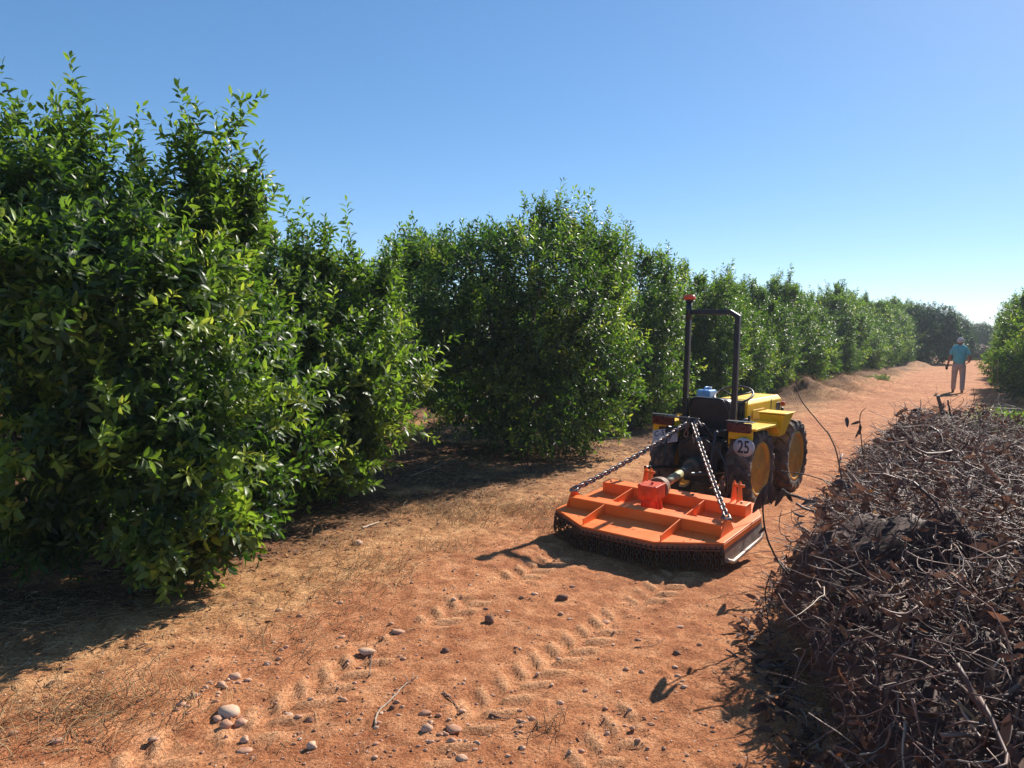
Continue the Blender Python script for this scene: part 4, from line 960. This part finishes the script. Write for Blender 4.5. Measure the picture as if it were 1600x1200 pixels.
def brush():
    rng = np.random.default_rng(99)
    ns, nw = 150, 50
    S, Wg = np.meshgrid(np.linspace(-.1, cum[-1]+.1, ns), np.linspace(-.93, .93, nw), indexing='ij')
    px, py, h = pile_pt(S.ravel(), Wg.ravel())
    z = ground_h(px, py)-.08+h*.80+.05*(fbm(px*9, py*9, 5)-.5)
    V = np.stack([px, py, z], -1); i = (np.arange(ns-1)[:, None]*nw+np.arange(nw-1)[None]).ravel()
    me = np_mesh('leaf_debris', V, [np.stack([i, i+nw, i+nw+1, i+1], -1)], np.clip(fbm(px*14, py*14, 8)*.55-.1, 0, .38))
    tag(link_obj('leaf_debris', me, None, DLEAF), 'packed brown crumbled leaves forming the inside of the dry brush heap', 'leaf debris', kind='stuff')
    def twigs(n, Lr, Rr, tint, k=6, lift=(0, 0), curl=.5, tangle=.25, sides=4, wmax=1.04):
        s = rng.random(n)**1.15*(cum[-1]+.2)-.1; w = rng.uniform(-wmax, wmax, n)
        px, py, h = pile_pt(s, w)
        zz = ground_h(px, py)+h*(1-.30*rng.random(n)**2)+rng.uniform(*lift, n) if lift != (0, 0) else ground_h(px, py)+h*(1-.25*rng.random(n)**2)+.015
        L = Lr[0]+(Lr[1]-Lr[0])*rng.random(n)**2
        an = rng.random(n)*6.28; d = np.stack([np.cos(an), np.sin(an), rng.normal(0, tangle, n)-np.abs(w)*.2], -1); d = unit(d)
        P = np.empty((n, k, 3)); P[:, 0] = np.stack([px, py, zz], -1); dd = d.copy(); kk = unit(rng.normal(0, 1, (n, 3)))*curl
        P[:, 0] -= d*L[:, None]*.4
        for j in range(1, k):
            dd = unit(dd+np.cross(dd, kk)*(2.2/k)+rng.normal(0, .16, (n, 3))); P[:, j] = P[:, j-1]+dd*(L/(k-1))[:, None]
        gl_ = ground_h(P[..., 0], P[..., 1], False)+.006; P[..., 2] = np.maximum(P[..., 2], gl_)
        R = (Rr[0]+(Rr[1]-Rr[0])*rng.random(n)**2.5)[:, None]*np.linspace(1, .5, k)[None]
        V, F = tubes(P, R, sides)
        return V, F, np.repeat(np.clip(tint[0]+rng.normal(0, tint[1], n), 0, 1), k*sides)
    sets = [twigs(17000, (.05, .26), (.0014, .0042), (.36, .22), 6, (-.03, .035), 1.1, .5), twigs(2600, (.10, .35), (.003, .009), (.40, .2), 6, (-.02, .06), .9, .7), twigs(900, (.25, .8), (.002, .005), (.45, .22), 8, (0, .05), .5),
            twigs(160, (.2, .6), (.006, .014), (.42, .15), 8, (-.03, .08), .4, .6), twigs(620, (.25, .75), (.0014, .0038), (.48, .25), 8, (0, .17), .6, .9),
            twigs(900, (.15, .5), (.001, .003), (.3, .2), 7, (0, .03), .5, .3, wmax=1.28)]
    Vs, Fq, Fc, Ts = [], [], [], []; off = 0
    for V, F, T in sets:
        Vs.append(V); Ts.append(T)
        for f in F: Fq.append(f+off)
        off += len(V)
    me = np_mesh('brush_pile', np.concatenate(Vs), [np.concatenate(Fq)], np.concatenate(Ts))
    tag(link_obj('brush_pile', me, None, TWIG), 'long heap of tangled dry prunings and twigs along the right side of the track', 'brush pile', kind='stuff')
    n = 17000
    s = rng.random(n)**1.1*(cum[-1]+.3)-.15; w = rng.uniform(-1.15, 1.15, n); px, py, h = pile_pt(s, w)
    B = np.stack([px, py, ground_h(px, py)+h*(1-.22*rng.random(n)**2)+.012], -1)
    D = rng.normal(0, 1, (n, 3)); D[:, 2] *= .55; Up = rng.normal(0, .8, (n, 3))+np.array([0, 0, .5]); L = .03+.075*rng.random(n)**1.5
    me = leaf_mesh('dry_leaves', B, D, Up, L, L*(.18+.38*rng.random(n)), np.clip(.40+rng.normal(0, .24, n), 0, 1), True)
    tag(link_obj('dry_leaves', me, None, DLEAF), 'curled dead brown leaves caught all over the dry brush heap', 'dead leaves', kind='stuff')
brush()
def curve_pts(pts, n=14, jit=0.0, seed=1):
    r = random.Random(seed); pts = [Vector(p) for p in pts]; out = []
    P = [pts[0]*2-pts[1]]+pts+[pts[-1]*2-pts[-2]]
    for i in range(1, len(P)-2):
        for j in range(n):
            t = j/n; a, b, c, d = P[i-1], P[i], P[i+1], P[i+2]
            q = 0.5*((2*b)+(c-a)*t+(2*a-5*b+4*c-d)*t*t+(3*b-a-3*c+d)*t**3)
            out.append(q+Vector((r.uniform(-jit, jit), r.uniform(-jit, jit), r.uniform(-jit, jit))))
    return out+[pts[-1]]
BR1 = paint('grey_brown_bark', (.17, .12, .095), .75, col2=(.07, .045, .036), scale=20, bump=.5, bscale=60)
BR2 = paint('pale_peeled_wood', (.42, .32, .23), .6, col2=(.24, .16, .11), scale=20, bump=.3)
BR3 = paint('dark_bark', (.06, .038, .032), .8, col2=(.03, .018, .016), scale=20, bump=.4)
DL1 = paint('dark_dead_leaf', (.11, .06, .045), .6, col2=(.06, .034, .028), scale=30, bump=.4)
DL2 = paint('orange_dead_leaf', (.32, .115, .045), .55, col2=(.16, .055, .03), scale=25, bump=.5)
def branch(pts, r0, r1, mat, label, name='dry_branch', leaves=(), cat='branch', forks=()):
    P = curve_pts(pts, 8, r0*.25, int(abs(pts[0][0])*1000)); n = len(P)
    root = P[0]; mb = MB(); mb.tube([p-root for p in P], [r0+(r1-r0)*i/(n-1) for i in range(n)], 8)
    for (i, d, L) in forks:
        p = P[int(i*(n-1))]-root; d = Vector(d).normalized(); mb.tube([p, p+d*L*.5+Vector((0, 0, L*.06)), p+d*L], [r0*.5, r0*.4, r0*.2], 6)
    o = mb.build(name, mat); o.location = root
    tag(o, label, cat, 'dry branches of the brush heap')
    for (i, L, W, d, up, lm) in leaves:
        p = P[int(i*(n-1))]-root
        l = curled_leaf(L, W, d, up, lm, o); l.location = p
    return o
def curled_leaf(L, W, d, up, mat, parent=None, name='dead_leaf'):
    d = Vector(d).normalized(); s = d.cross(Vector(up)).normalized(); u = s.cross(d); mb = MB(); n, k = 9, 5
    g = []
    for i in range(n):
        t = i/(n-1); wd = W*(math.sin(math.pi*min(1, t*.96+.04))**.75)*.5
        g.append([mb.bm.verts.new(d*L*t+s*wd*(j-2)/2+u*(-.25*L*t*t+.22*W*abs(j-2)/2*(1+.6*math.sin(t*7+j)))) for j in range(k)])
    for i in range(n-1):
        for j in range(k-1): mb.bm.faces.new((g[i][j], g[i][j+1], g[i+1][j+1], g[i+1][j]))
    o = mb.build(name, mat, parent, smooth=True); sm = o.modifiers.new('solid', 'SOLIDIFY'); sm.thickness = .0008
    return o
A3 = lambda *q: [at(*x) for x in q]
branch(A3((1318, 760, 6.2), (1302, 692, 6.2), (1275, 655, 6.2), (1250, 622, 6.2), (1243, 590, 6.2)), .0065, .0035, BR1, 'long thin bare branch arching up from the heap beside the tractor bonnet')
branch(A3((1420, 790, 5.6), (1340, 770, 5.5), (1272, 745, 5.4), (1215, 735, 5.3)), .006, .003, BR3, 'thin dark twig reaching left from the heap across the front tyre')
branch(A3((1232, 900, 4.2), (1212, 870, 4.1), (1196, 830, 4.1), (1192, 770, 4.1), (1205, 752, 4.1)), .006, .004, BR3, 'dark twig at the mower corner carrying large dead leaves',
       leaves=[(.98, .13, .045, (.15, 0, -1), (0, -1, 0), DL1), (.9, .18, .05, (-.35, 0, -1), (0, -1, .1), DL1), (.55, .05, .02, (-.4, 0, -.6), (0, -1, .1), DL1)])
branch(A3((1290, 800, 5.0), (1262, 782, 5.0), (1232, 772, 5.0), (1222, 764, 5.0)), .013, .008, BR1, 'stout cut branch end poking out beside the mower corner with one large dead leaf',
       leaves=[(.98, .13, .04, (-.30, 0, -1), (0, -1, 0), DL1), (.85, .10, .03, (.5, 0, -.6), (0, -1, 0), DL1)])
branch(A3((1352, 735, 6.6), (1346, 690, 6.6), (1344, 650, 6.6), (1352, 638, 6.6)), .006, .003, BR3, 'upright twig with drooping dark leaves at the left end of the far heap',
       leaves=[(.5, .10, .028, (-.3, 0, -1), (0, -1, 0), DL1), (.55, .10, .028, (.1, 0, -1), (0, -1, 0), DL1), (.6, .08, .025, (-.9, 0, -.4), (0, -1, 0), DL1)])
branch(A3((1482, 690, 7.9), (1474, 655, 7.9), (1466, 618, 7.9)), .020, .018, BR1, 'sawn grey branch stump sticking up from the far heap below the person')
branch(A3((1498, 680, 7.9), (1486, 650, 7.9), (1481, 625, 7.9)), .012, .009, BR3, 'short dark stick standing just right of the grey stump')
branch(A3((1500, 690, 7.8), (1512, 650, 7.8), (1522, 625, 7.8), (1521, 606, 7.8)), .004, .002, BR3, 'thin curved twig rising highest from the far heap')
branch(A3((1620, 855, 3.5), (1555, 900, 3.45), (1500, 925, 3.4)), .026, .019, BR1, 'thick grey branch lying across the heap at the right edge')
branch(A3((1640, 940, 3.2), (1560, 985, 3.2), (1500, 990, 3.2)), .014, .008, BR1, 'bent branch curving under the thick one at the right edge')
branch(A3((1360, 830, 4.2), (1370, 880, 4.0), (1388, 905, 3.9), (1381, 935, 3.8), (1378, 915, 3.8)), .006, .005, BR2, 'pale peeled twig with an S bend on the near heap')
branch(A3((1435, 865, 3.9), (1440, 910, 3.7), (1448, 950, 3.6)), .017, .014, BR1, 'short stout grey stick near the middle of the near heap')
branch(A3((1475, 905, 3.7), (1488, 875, 3.8), (1495, 868, 3.8)), .022, .018, BR1, 'stubby cut log end near the top of the near heap')
branch(A3((1455, 1050, 2.8), (1470, 1085, 2.75), (1466, 1115, 2.7), (1452, 1130, 2.7)), .009, .006, BR1, 'curved brown stick in the lower middle of the near heap')
branch(A3((1378, 1130, 2.75), (1400, 1090, 2.75), (1440, 1060, 2.8), (1470, 1030, 2.9)), .008, .005, BR3, 'dark arched stem above the orange leaves')
branch(A3((1500, 840, 4.1), (1440, 845, 4.2), (1370, 850, 4.3)), .007, .004, BR2, 'pale stick laid flat over the top of the near heap')
branch(A3((1290, 1190, 2.75), (1340, 1165, 2.7), (1420, 1175, 2.65), (1470, 1200, 2.6)), .009, .006, BR3, 'dark branch along the foot of the heap at the bottom edge')
branch(A3((1600, 800, 4.3), (1540, 765, 4.8), (1480, 760, 5.2)), .008, .005, BR2, 'long grey stick across the saddle between the two humps of the heap')
branch(A3((1135, 1015, 3.75), (1180, 1040, 3.6), (1250, 1040, 3.4)), .005, .003, BR3, 'forked thin twig lying on the soil left of the near heap', forks=[(.3, (-.3, -.8, .2), .15), (.6, (-.5, .8, .2), .12)])
branch(A3((1205, 1000, 3.8), (1196, 930, 3.9), (1206, 890, 3.9)), .004, .003, BR3, 'upright thin twig at the left flank of the near heap', forks=[(.5, (-.8, 0, .3), .14), (.8, (.6, 0, .6), .12)])
rk = random.Random(17)
for (u, v, Y, L, W, lab, mt) in ((1418, 1000, 2.95, .13, .045, 'crumpled orange dead leaf hanging in the centre of the near heap', DL2), (1432, 1065, 2.75, .10, .045, 'orange dead leaf below the crumpled one on the near heap', DL2),
    (1372, 1150, 2.62, .17, .055, 'long orange-brown leaf at the foot of the heap', DL2), (1405, 1110, 2.7, .11, .06, 'broad flat brown leaf above the long orange one', DL1),
    (1375, 1040, 2.85, .06, .04, 'small orange leaf scrap on the left of the near heap', DL2), (1300, 757, 5.7, .16, .08, 'large dark grey-green leaf lying on the left end of the heap', DL1),
    (1322, 652, 6.5, .09, .035, 'dark dead leaf sticking up against the bare track behind the heap', DL1), (1428, 866, 3.85, .10, .035, 'pale curled leaf on the crest of the near heap', BR2)):
    o = curled_leaf(L, W, (rk.uniform(-.5, .5)+(.9 if L > .15 else 0), -.3, -.5 if L < .15 else .1), (rk.uniform(-.3, .3), -.9, .5), mt); o.location = at(u, v, Y)
    tag(o, lab, 'dead leaf', 'large dead leaves')
# far grey heap at the end of the track
def far_heap():
    rng = np.random.default_rng(5); n = 2600; x0, y0 = (1525-800)/F_PX*66, 66
    px = x0+rng.normal(0, 1.3, n); py = y0+rng.normal(0, .7, n); h = 1.15*np.exp(-((px-x0)/1.8)**2)
    an = rng.random(n)*6.28; d = unit(np.stack([np.cos(an), np.sin(an), rng.normal(0, .3, n)], -1)); P = np.stack([px, py, h*rng.random(n)**.6+.05], -1)[:, None]+d[:, None]*np.linspace(-.5, .5, 4)[None, :, None]
    P[..., 2] = np.maximum(P[..., 2], .02)
    V, F = tubes(P, np.full((n, 4), .022), 3)
    tag(link_obj('brush_pile', np_mesh('brush_pile', V, F, np.repeat(np.clip(.5+rng.normal(0, .2, n), 0, 1), 12)), None, TWIG), 'small grey heap of prunings far off at the end of the track', 'brush pile', kind='stuff')
far_heap()

# ------------------------------------------------------------------ stones, gravel, straw
def ico(sub=1):
    bm = bmesh.new(); bmesh.ops.create_icosphere(bm, subdivisions=sub, radius=1); V = np.array([v.co[:] for v in bm.verts]); F = np.array([[v.index for v in f.verts] for f in bm.faces]); bm.free(); return V, F
IV, IF = ico(2); JV, JF = ico(1)
PEB = tint_mat('pebble', [(0, (.09, .05, .04)), (.3, (.27, .125, .075)), (.6, (.47, .25, .155)), (.85, (.56, .38, .26)), (1, (.46, .37, .30))], rough=.8, spec=.25, bump=.3)
def gravel():
    rng = np.random.default_rng(8); n = 26000
    y = 2.4+rng.random(n)**1.4*8; x = rng.uniform(-.9, .62, n)*y*1.0
    s = row_s(x, y); ridge = np.exp(-((s-2.9)/.5)**2); dens = .22+.9*ridge*fbm(x*1.2, y*1.2, 61)+.5*(fbm(x*2, y*2, 62) > .55)
    dens = dens+.8*np.exp(-(((x+.35)/.4)**2+((y-3.0)/.35)**2))
    ok = rng.random(n) < dens; x, y = x[ok], y[ok]; n = len(x)
    r = .0014+.0075*rng.random(n)**4.5; r = np.where(rng.random(n) < .02, r+.006, r)
    sc = np.stack([r*rng.uniform(.8, 1.5, n), r*rng.uniform(.7, 1.1, n), r*rng.uniform(.45, .8, n)], -1); a = rng.random(n)*6.28
    V = JV[None]*sc[:, None]*(1+.16*rng.normal(0, 1, (n, len(JV), 1))); c, s_ = np.cos(a)[:, None], np.sin(a)[:, None]
    X = V[..., 0]*c-V[..., 1]*s_+x[:, None]; Y = V[..., 0]*s_+V[..., 1]*c+y[:, None]; Z = V[..., 2]+(ground_h(x, y)+sc[:, 2]*.25)[:, None]
    F = (JF[None]+(np.arange(n)*len(JV))[:, None, None]).reshape(-1, 3)
    t = np.clip(.52+rng.normal(0, .20, n), 0, 1)
    me = np_mesh('gravel', np.stack([X, Y, Z], -1).reshape(-1, 3), [F], np.repeat(t, len(JV)), smooth=False)
    tag(link_obj('gravel', me, None, PEB), 'fine reddish gravel and grit scattered over the bare track', 'gravel', kind='stuff')
gravel()
def stone(u, v, rpx, tint, lab, flat=.62, grp='stones on the track'):
    g = ray_ground(u, v); r = rpx*g.y/F_PX; rng = np.random.default_rng(int(u*7+v)); d = IV
    q = 1+.55*(2*fbm(d[:, 0]*1.3+u, d[:, 1]*1.3+d[:, 2]*1.1, int(v), 3)-1)
    V = d*q[:, None]*np.array([r*1.0, r*rng.uniform(.65, .85), r*flat]); a = rng.uniform(-.5, .5)
    V = np.stack([V[:, 0]*math.cos(a)-V[:, 1]*math.sin(a), V[:, 0]*math.sin(a)+V[:, 1]*math.cos(a), V[:, 2]], -1)
    o = link_obj('stone', np_mesh('stone', V, [IF], np.clip(tint*.88+.25*(2*fbm(d[:, 0]*3, d[:, 1]*3+d[:, 2], 4)-1), 0, 1)), None, PEB)
    o.location = (g.x, g.y, gz(g.x, g.y)+r*flat*.22); tag(o, lab, 'stone', grp); return o
for (u, v, r, t, lab, fl) in (
    (355, 1116, 20, .97, 'largest smooth grey stone at the lower left of the track', .5), (377, 1129, 13, .72, 'yellowish stone touching the right of the largest grey stone', .6),
    (354, 1136, 12, .66, 'pinkish stone just below the largest grey stone', .6), (341, 1125, 8, .72, 'small pale stone tucked left under the largest grey stone', .6),
    (877, 938, 10, .10, 'dark rounded stone nearest behind the mower in the middle of the track', .75), (765, 973, 9, .30, 'brown round clod with a dark shadow left of the dark rounded stone', .95),
    (1058, 1022, 8, .16, 'dark angular stone on the bare soil left of the brush heap', .6), (666, 1146, 10, .85, 'grey and cream stone at the bottom centre of the track', .75),
    (487, 1170, 9, .95, 'grey upright stone at the bottom left of the centre', .9), (450, 1117, 9, .95, 'pale grey stone between the largest grey stone and the fallen twig', .55),
    (466, 1124, 6, .7, 'small cream stone right beside the pale grey one', .5), (485, 1128, 8, .35, 'reddish dark stone right of the small cream one', .6),
    (382, 1157, 8, .80, 'round grey stone below the yellowish stone', .7), (381, 1170, 12, .62, 'flat tan slab below the round grey stone', .35),
    (572, 1022, 14, .88, 'long flat pale stone at the edge of the straw litter', .3), (622, 986, 11, .72, 'flat tan stone above and right of the long flat pale one', .35),
    (367, 1058, 10, .80, 'pale stone topping the row of pebbles at the litter edge', .7), (346, 1073, 7, .80, 'pale pebble second in the row at the litter edge', .6), (303, 1093, 7, .92, 'white upright pebble in the row at the litter edge', .9),
    (284, 1103, 8, .74, 'tan flat pebble at the left end of the litter edge row', .5), (328, 1068, 5, .8, 'small cream pebble left of the row top', .6), (418, 1037, 7, .84, 'pale flat pebble above the row at the litter edge', .5),
    (89, 1160, 11, .66, 'pinkish flat stone near the bottom left corner', .4), (22, 1150, 7, .62, 'small pinkish stone in the bottom left corner', .5),
    (710, 1145, 16, .60, 'broad tan stone half sunk in the soil at the bottom centre', .35), (706, 1163, 9, .7, 'cream stone below the broad tan one', .5), (688, 1152, 7, .6, 'small tan stone left of the broad tan one', .4),
    (664, 1120, 10, .55, 'tan stone half sunk above the grey and cream stone', .35), (712, 1160, 6, .95, 'small blue-grey stone beside the cream stone', .6), (723, 1192, 10, .8, 'pale stone cut by the bottom edge of the picture', .5),
    (613, 1112, 5, .1, 'small dark red stone below the fallen twig', .9), (875, 1102, 6, .92, 'small white stone right of the tyre marks', .8), (840, 1056, 4, .95, 'tiny white pebble above the small white stone', .7),
    (945, 971, 9, .6, 'tan stone pressed flat in the tyre mark', .35), (696, 1021, 8, .14, 'dark brown clod on the left tyre track', .7), (1062, 976, 7, .75, 'pale flat stone near the brush heap shadow', .4),
    (560, 850, 9, .85, 'pale rounded lump in the litter right of the second tree', .6), (949, 1147, 5, .9, 'small white pebble at the lower right of the track', .7), (894, 918, 5, .62, 'small pink stone beyond the dark rounded one', .5),
    (240, 1158, 10, .74, 'flat cream stone at the bottom left among soil lumps', .3)):
    stone(u, v, r, t, lab, fl)
rg = random.Random(44)
for i in range(150):
    if i < 26: u, v = rg.gauss(350, 55), 0; v = 1075-(u-350)*.42+rg.gauss(0, 12)
    elif i < 46: u, v = rg.gauss(700, 60), rg.gauss(1150, 22)
    else: u, v = rg.uniform(420, 1120), rg.uniform(930, 1180)
    lab = 'small pale pebble in the trail of pebbles at the litter edge, lower left' if i < 26 else 'small pale pebble in the cluster at the bottom centre of the track' if i < 46 else 'small pale pebble scattered alone on the open track'
    stone(u, v, rg.uniform(2.2, 6.0), rg.uniform(.55, .95), lab, rg.uniform(.4, .7), 'small pale pebbles')

STRAW = tint_mat('straw', [(0, (.16, .08, .04)), (.4, (.46, .29, .14)), (.8, (.70, .50, .26)), (1, (.74, .60, .34))], rough=.7, trans=.25)
def strands(name, lab, n, area, mask, L, wd, flat=True, seed=1, up=.15, cat='straw'):
    rng = np.random.default_rng(seed); x = rng.uniform(area[0], area[1], n*3); y = area[2]+(area[3]-area[2])*rng.random(n*3)**1.2
    ok = rng.random(n*3) < mask(x, y); x, y = x[ok][:n], y[ok][:n]; n = len(x)
    a = rng.random(n)*6.28; l = L[0]+(L[1]-L[0])*rng.random(n)**2.2; k = 4
    dx, dy = np.cos(a), np.sin(a); bend = rng.normal(0, .5, n); P = np.empty((n, k, 3)); h0 = rng.random(n)*.008
    for j in range(k):
        t = j/(k-1); aa = a+bend*t; P[:, j, 0] = x+np.cos(aa)*l*t; P[:, j, 1] = y+np.sin(aa)*l*t
        P[:, j, 2] = ground_h(P[:, j, 0], P[:, j, 1])+.002+h0+np.abs(rng.normal(0, up, n))*l*t
    w = (wd[0]+(wd[1]-wd[0])*rng.random(n))
    V, F = tubes(P, w[:, None]*np.array([1, 1, .8, .4])[None], 3)
    me = np_mesh(name, V, F, np.repeat(np.clip(.5+rng.normal(0, .22, n), 0, 1), k*3)); tag(link_obj(name, me, None, STRAW), lab, cat, kind='stuff')
strands('straw_litter', 'dry straw and grass stems strewn over the soil beside the trees', 15000, (-4.8, 2.2, 2.5, 9.5), lambda x, y: litter_mask(x, y)*(sstep(.38, .62, fbm(x*1.3, y*1.3, 71, 3))*.9+.1), (.02, .13), (.0006, .0016), seed=3, up=.10)
strands('twig_litter', 'broken brown stems scattered across the red track', 1500, (-3, 3, 2.4, 9), lambda x, y: .25+.75*(fbm(x*1.1, y*1.1, 88) > .55), (.02, .09), (.0006, .0018), seed=4, up=.06, cat='twigs')
def fallen():
    rng = np.random.default_rng(12); n = 22000; x = rng.uniform(-5, 3, n); y = 2.6+rng.random(n)**1.2*9
    ok = rng.random(n) < litter_mask(x, y)*(.15+.85*(row_s(x, y) < 2.0)); x, y = x[ok], y[ok]; n = len(x)
    D = rng.normal(0, 1, (n, 3)); D[:, 2] *= .15; U = rng.normal(0, .25, (n, 3))+np.array([0, 0, 1]); L = .02+.045*rng.random(n)
    me = leaf_mesh('leaf_litter', np.stack([x, y, ground_h(x, y)+.006], -1), D, U, L, L*.4, np.clip(.62+rng.normal(0, .25, n), 0, 1), False)
    tag(link_obj('leaf_litter', me, None, DLEAF), 'small fallen dead leaves carpeting the ground under the orange trees', 'leaf litter', kind='stuff')
fallen()
def tufts():
    rng = np.random.default_rng(31); Ps = []; sizes = []
    spots = [(760, 790, .14, 60), (800, 797, .16, 110), (850, 800, .18, 120), (735, 815, .16, 120), (700, 800, .16, 90), (845, 825, .14, 90), (880, 790, .12, 80), (650, 800, .14, 50), (765, 775, .10, 40), (540, 850, .2, 60), (560, 900, .22, 90), (520, 930, .25, 90),
             (590, 880, .15, 50), (480, 1000, .2, 70), (150, 1115, .22, 150), (60, 1130, .2, 90), (230, 1090, .2, 70), (700, 860, .12, 50), (640, 660, .4, 60), (865, 1140, .04, 14)]
    for (u, v, r, n) in spots:
        g = ray_ground(u, v)
        for _ in range(int(n*1.6)):
            a = rng.random()*6.28; q = r*rng.random()**.7*1.5; Ps.append((g.x+math.cos(a)*q*1.3, g.y+math.sin(a)*q)); sizes.append(.04+.12*rng.random())
    for i in range(3000):     # banks of dry grass along the far edge of the left row
        y = rng.uniform(14, 36); s = rng.normal(1.8, .5); t = (y-21.2)/ROW[1]; Ps.append((6.56+ROW[0]*t+s*.837, y-s*.548)); sizes.append(.06+.20*rng.random())
    for i in range(1100):
        j = rng.integers(3); mx, my, r = ((8.45, 20.6, .8), (10.2, 22.8, 1.1), (11.9, 25.2, 1.3))[j]; Ps.append((mx+rng.normal(0, r*.6), my+rng.normal(0, r*.6))); sizes.append(.05+.2*rng.random())
    P0 = np.array(Ps); n = len(P0); l = np.array(sizes); a = rng.random(n)*6.28; ln = rng.uniform(.2, 1.6, n); k = 4; P = np.empty((n, k, 3)); z = ground_h(P0[:, 0], P0[:, 1])
    for j in range(k):
        t = j/(k-1); P[:, j, 0] = P0[:, 0]+np.cos(a)*ln*l*t*(.4+t*.6); P[:, j, 1] = P0[:, 1]+np.sin(a)*ln*l*t*(.4+t*.6); P[:, j, 2] = z+l*t*(1-.45*t*np.minimum(1, ln))-.003
    V, F = tubes(P, (.0007+.0009*rng.random(n)*(1+l*6))[:, None]*np.array([1, 1, .8, .3])[None], 3)
    tag(link_obj('dry_grass', np_mesh('dry_grass', V, F, np.repeat(np.clip(.48+rng.normal(0, .2, n), 0, 1), k*3)), None, STRAW), 'dry yellow grass tufts at the sunlit edge of the tree shade', 'dry grass', kind='stuff')
tufts()
def stick(q, r, mat, lab, forks=()):
    P = []
    for (u, v) in q: g = ray_ground(u, v); g.z = gz(g.x, g.y)+r+.003; P.append(g)
    branch(P, r, r*.5, mat, lab, 'fallen_stick', cat='stick', forks=forks)['group'] = 'sticks on the track'
stick([(586, 1138), (590, 1120), (612, 1100), (632, 1080), (645, 1074)], .005, BR2, 'pale fallen twig with a tufted tip lying in the track foreground', [(.95, (.2, 1, .6), .05), (.9, (-.6, .6, .6), .05), (.97, (.8, .3, .5), .04)])
stick([(692, 1088), (705, 1100), (718, 1116)], .003, BR1, 'short brown twig right of the pale fallen one')
stick([(765, 1120), (790, 1124), (815, 1128)], .003, BR1, 'brown straight twig at the bottom centre of the track')
stick([(800, 1145), (815, 1138), (830, 1134)], .002, BR2, 'tiny pale twig below the brown straight one')
stick([(992, 1015), (1020, 1012), (1040, 996)], .002, BR1, 'thin curved stem on the soil left of the brush heap shadow')
stick([(577, 1060), (580, 1035), (581, 1020)], .003, BR1, 'thin stem beside the long flat pale stone')
stick([(565, 828), (580, 822), (592, 817)], .010, BR2, 'pale broken stick at the foot of the second tree')
stick([(640, 745), (690, 725), (720, 716)], .006, BR2, 'pale branch lying in the shade in front of the broad tree')
stick([(690, 757), (760, 745), (840, 735)], .004, BR1, 'long thin branch lying across the shade in front of the broad tree')
# low green plants
def shrub(u, v, size, n, seed, lab, leafL=.05, name='weed', cat='weed', grp='weeds between the trees', at_d=None):
    g = ray_ground(u, v) if at_d is None else Vector(((u-800)/F_PX*at_d, at_d, 0))
    lb = [(0, 0, size*.45, size*.9, size*.7, size*.5), (size*.5, 0, size*.35, size*.5, size*.5, size*.4)]
    rng = np.random.default_rng(seed)
    B = np.stack([rng.normal(0, size*.35, n), rng.normal(0, size*.3, n), rng.random(n)*size*.55], -1); D = unit(np.stack([B[:, 0]*1.2, B[:, 1]*1.2, .3+rng.random(n)*size], -1)+rng.normal(0, .2, (n, 3)))
    q = sprigs_to_leaves(rng, B, D, .08+.15*size*rng.random(n), 9, leafL, .5+rng.normal(0, .15, n)); me = leaf_mesh('foliage', *q, False); me.materials.append(LEAF)
    o = empty(name, (g.x, g.y, gz(g.x, g.y))); f = bpy.data.objects.new('foliage', me); COL.objects.link(f); f.parent = o
    mb = MB()
    for i in range(5): mb.tube([(0, 0, -.03), (rng.normal(0, size*.15), rng.normal(0, size*.15), size*.3), (rng.normal(0, size*.3), rng.normal(0, size*.3), size*.6)], [.008, .006, .003], 5)
    mb.build('stem', BARK, o); tag(o, lab, cat, grp)
shrub(700, 662, .38, 120, 1, 'pale low weed in the gap between the second tree and the broad tree', .045)
shrub(745, 660, .34, 110, 2, 'low green weed left of the broad tree trunk', .045)
shrub(815, 672, .4, 90, 3, 'dark leafy plant at the left foot of the broad tree', .07)
shrub(1575, 640, .8, 420, 4, 'green bush behind the far hump of the brush heap at the right edge', .075, at_d=11.5, name='bush', cat='bush', grp='bushes')
shrub(1610, 640, 1.0, 520, 5, 'larger green bush cut off by the right edge of the picture', .075, at_d=10.5, name='bush', cat='bush', grp='bushes')
shrub(1375, 596, .45, 150, 6, 'small green weed on the soil bank along the left row', .07, at_d=27)
shrub(120, 840, .5, 160, 7, 'low green plant beneath the nearest orange tree', .07, at_d=6.5)

# ------------------------------------------------------------------ air
def haze():
    m, nt, nd, lk = new_mat('haze_air')
    out = N(nd, 'ShaderNodeOutputMaterial'); v = N(nd, 'ShaderNodeVolumePrincipled')
    v.inputs['Color'].default_value = (0.80, 0.90, 1.0, 1); v.inputs['Density'].default_value = 0.0009; v.inputs['Anisotropy'].default_value = 0.2
    lk.new(v.outputs[0], out.inputs['Volume'])
    mb = MB(); mb.box((60, 70, 3.6), (300, 260, 10.0)); tag(mb.build('haze', m), kind='stuff')
haze()
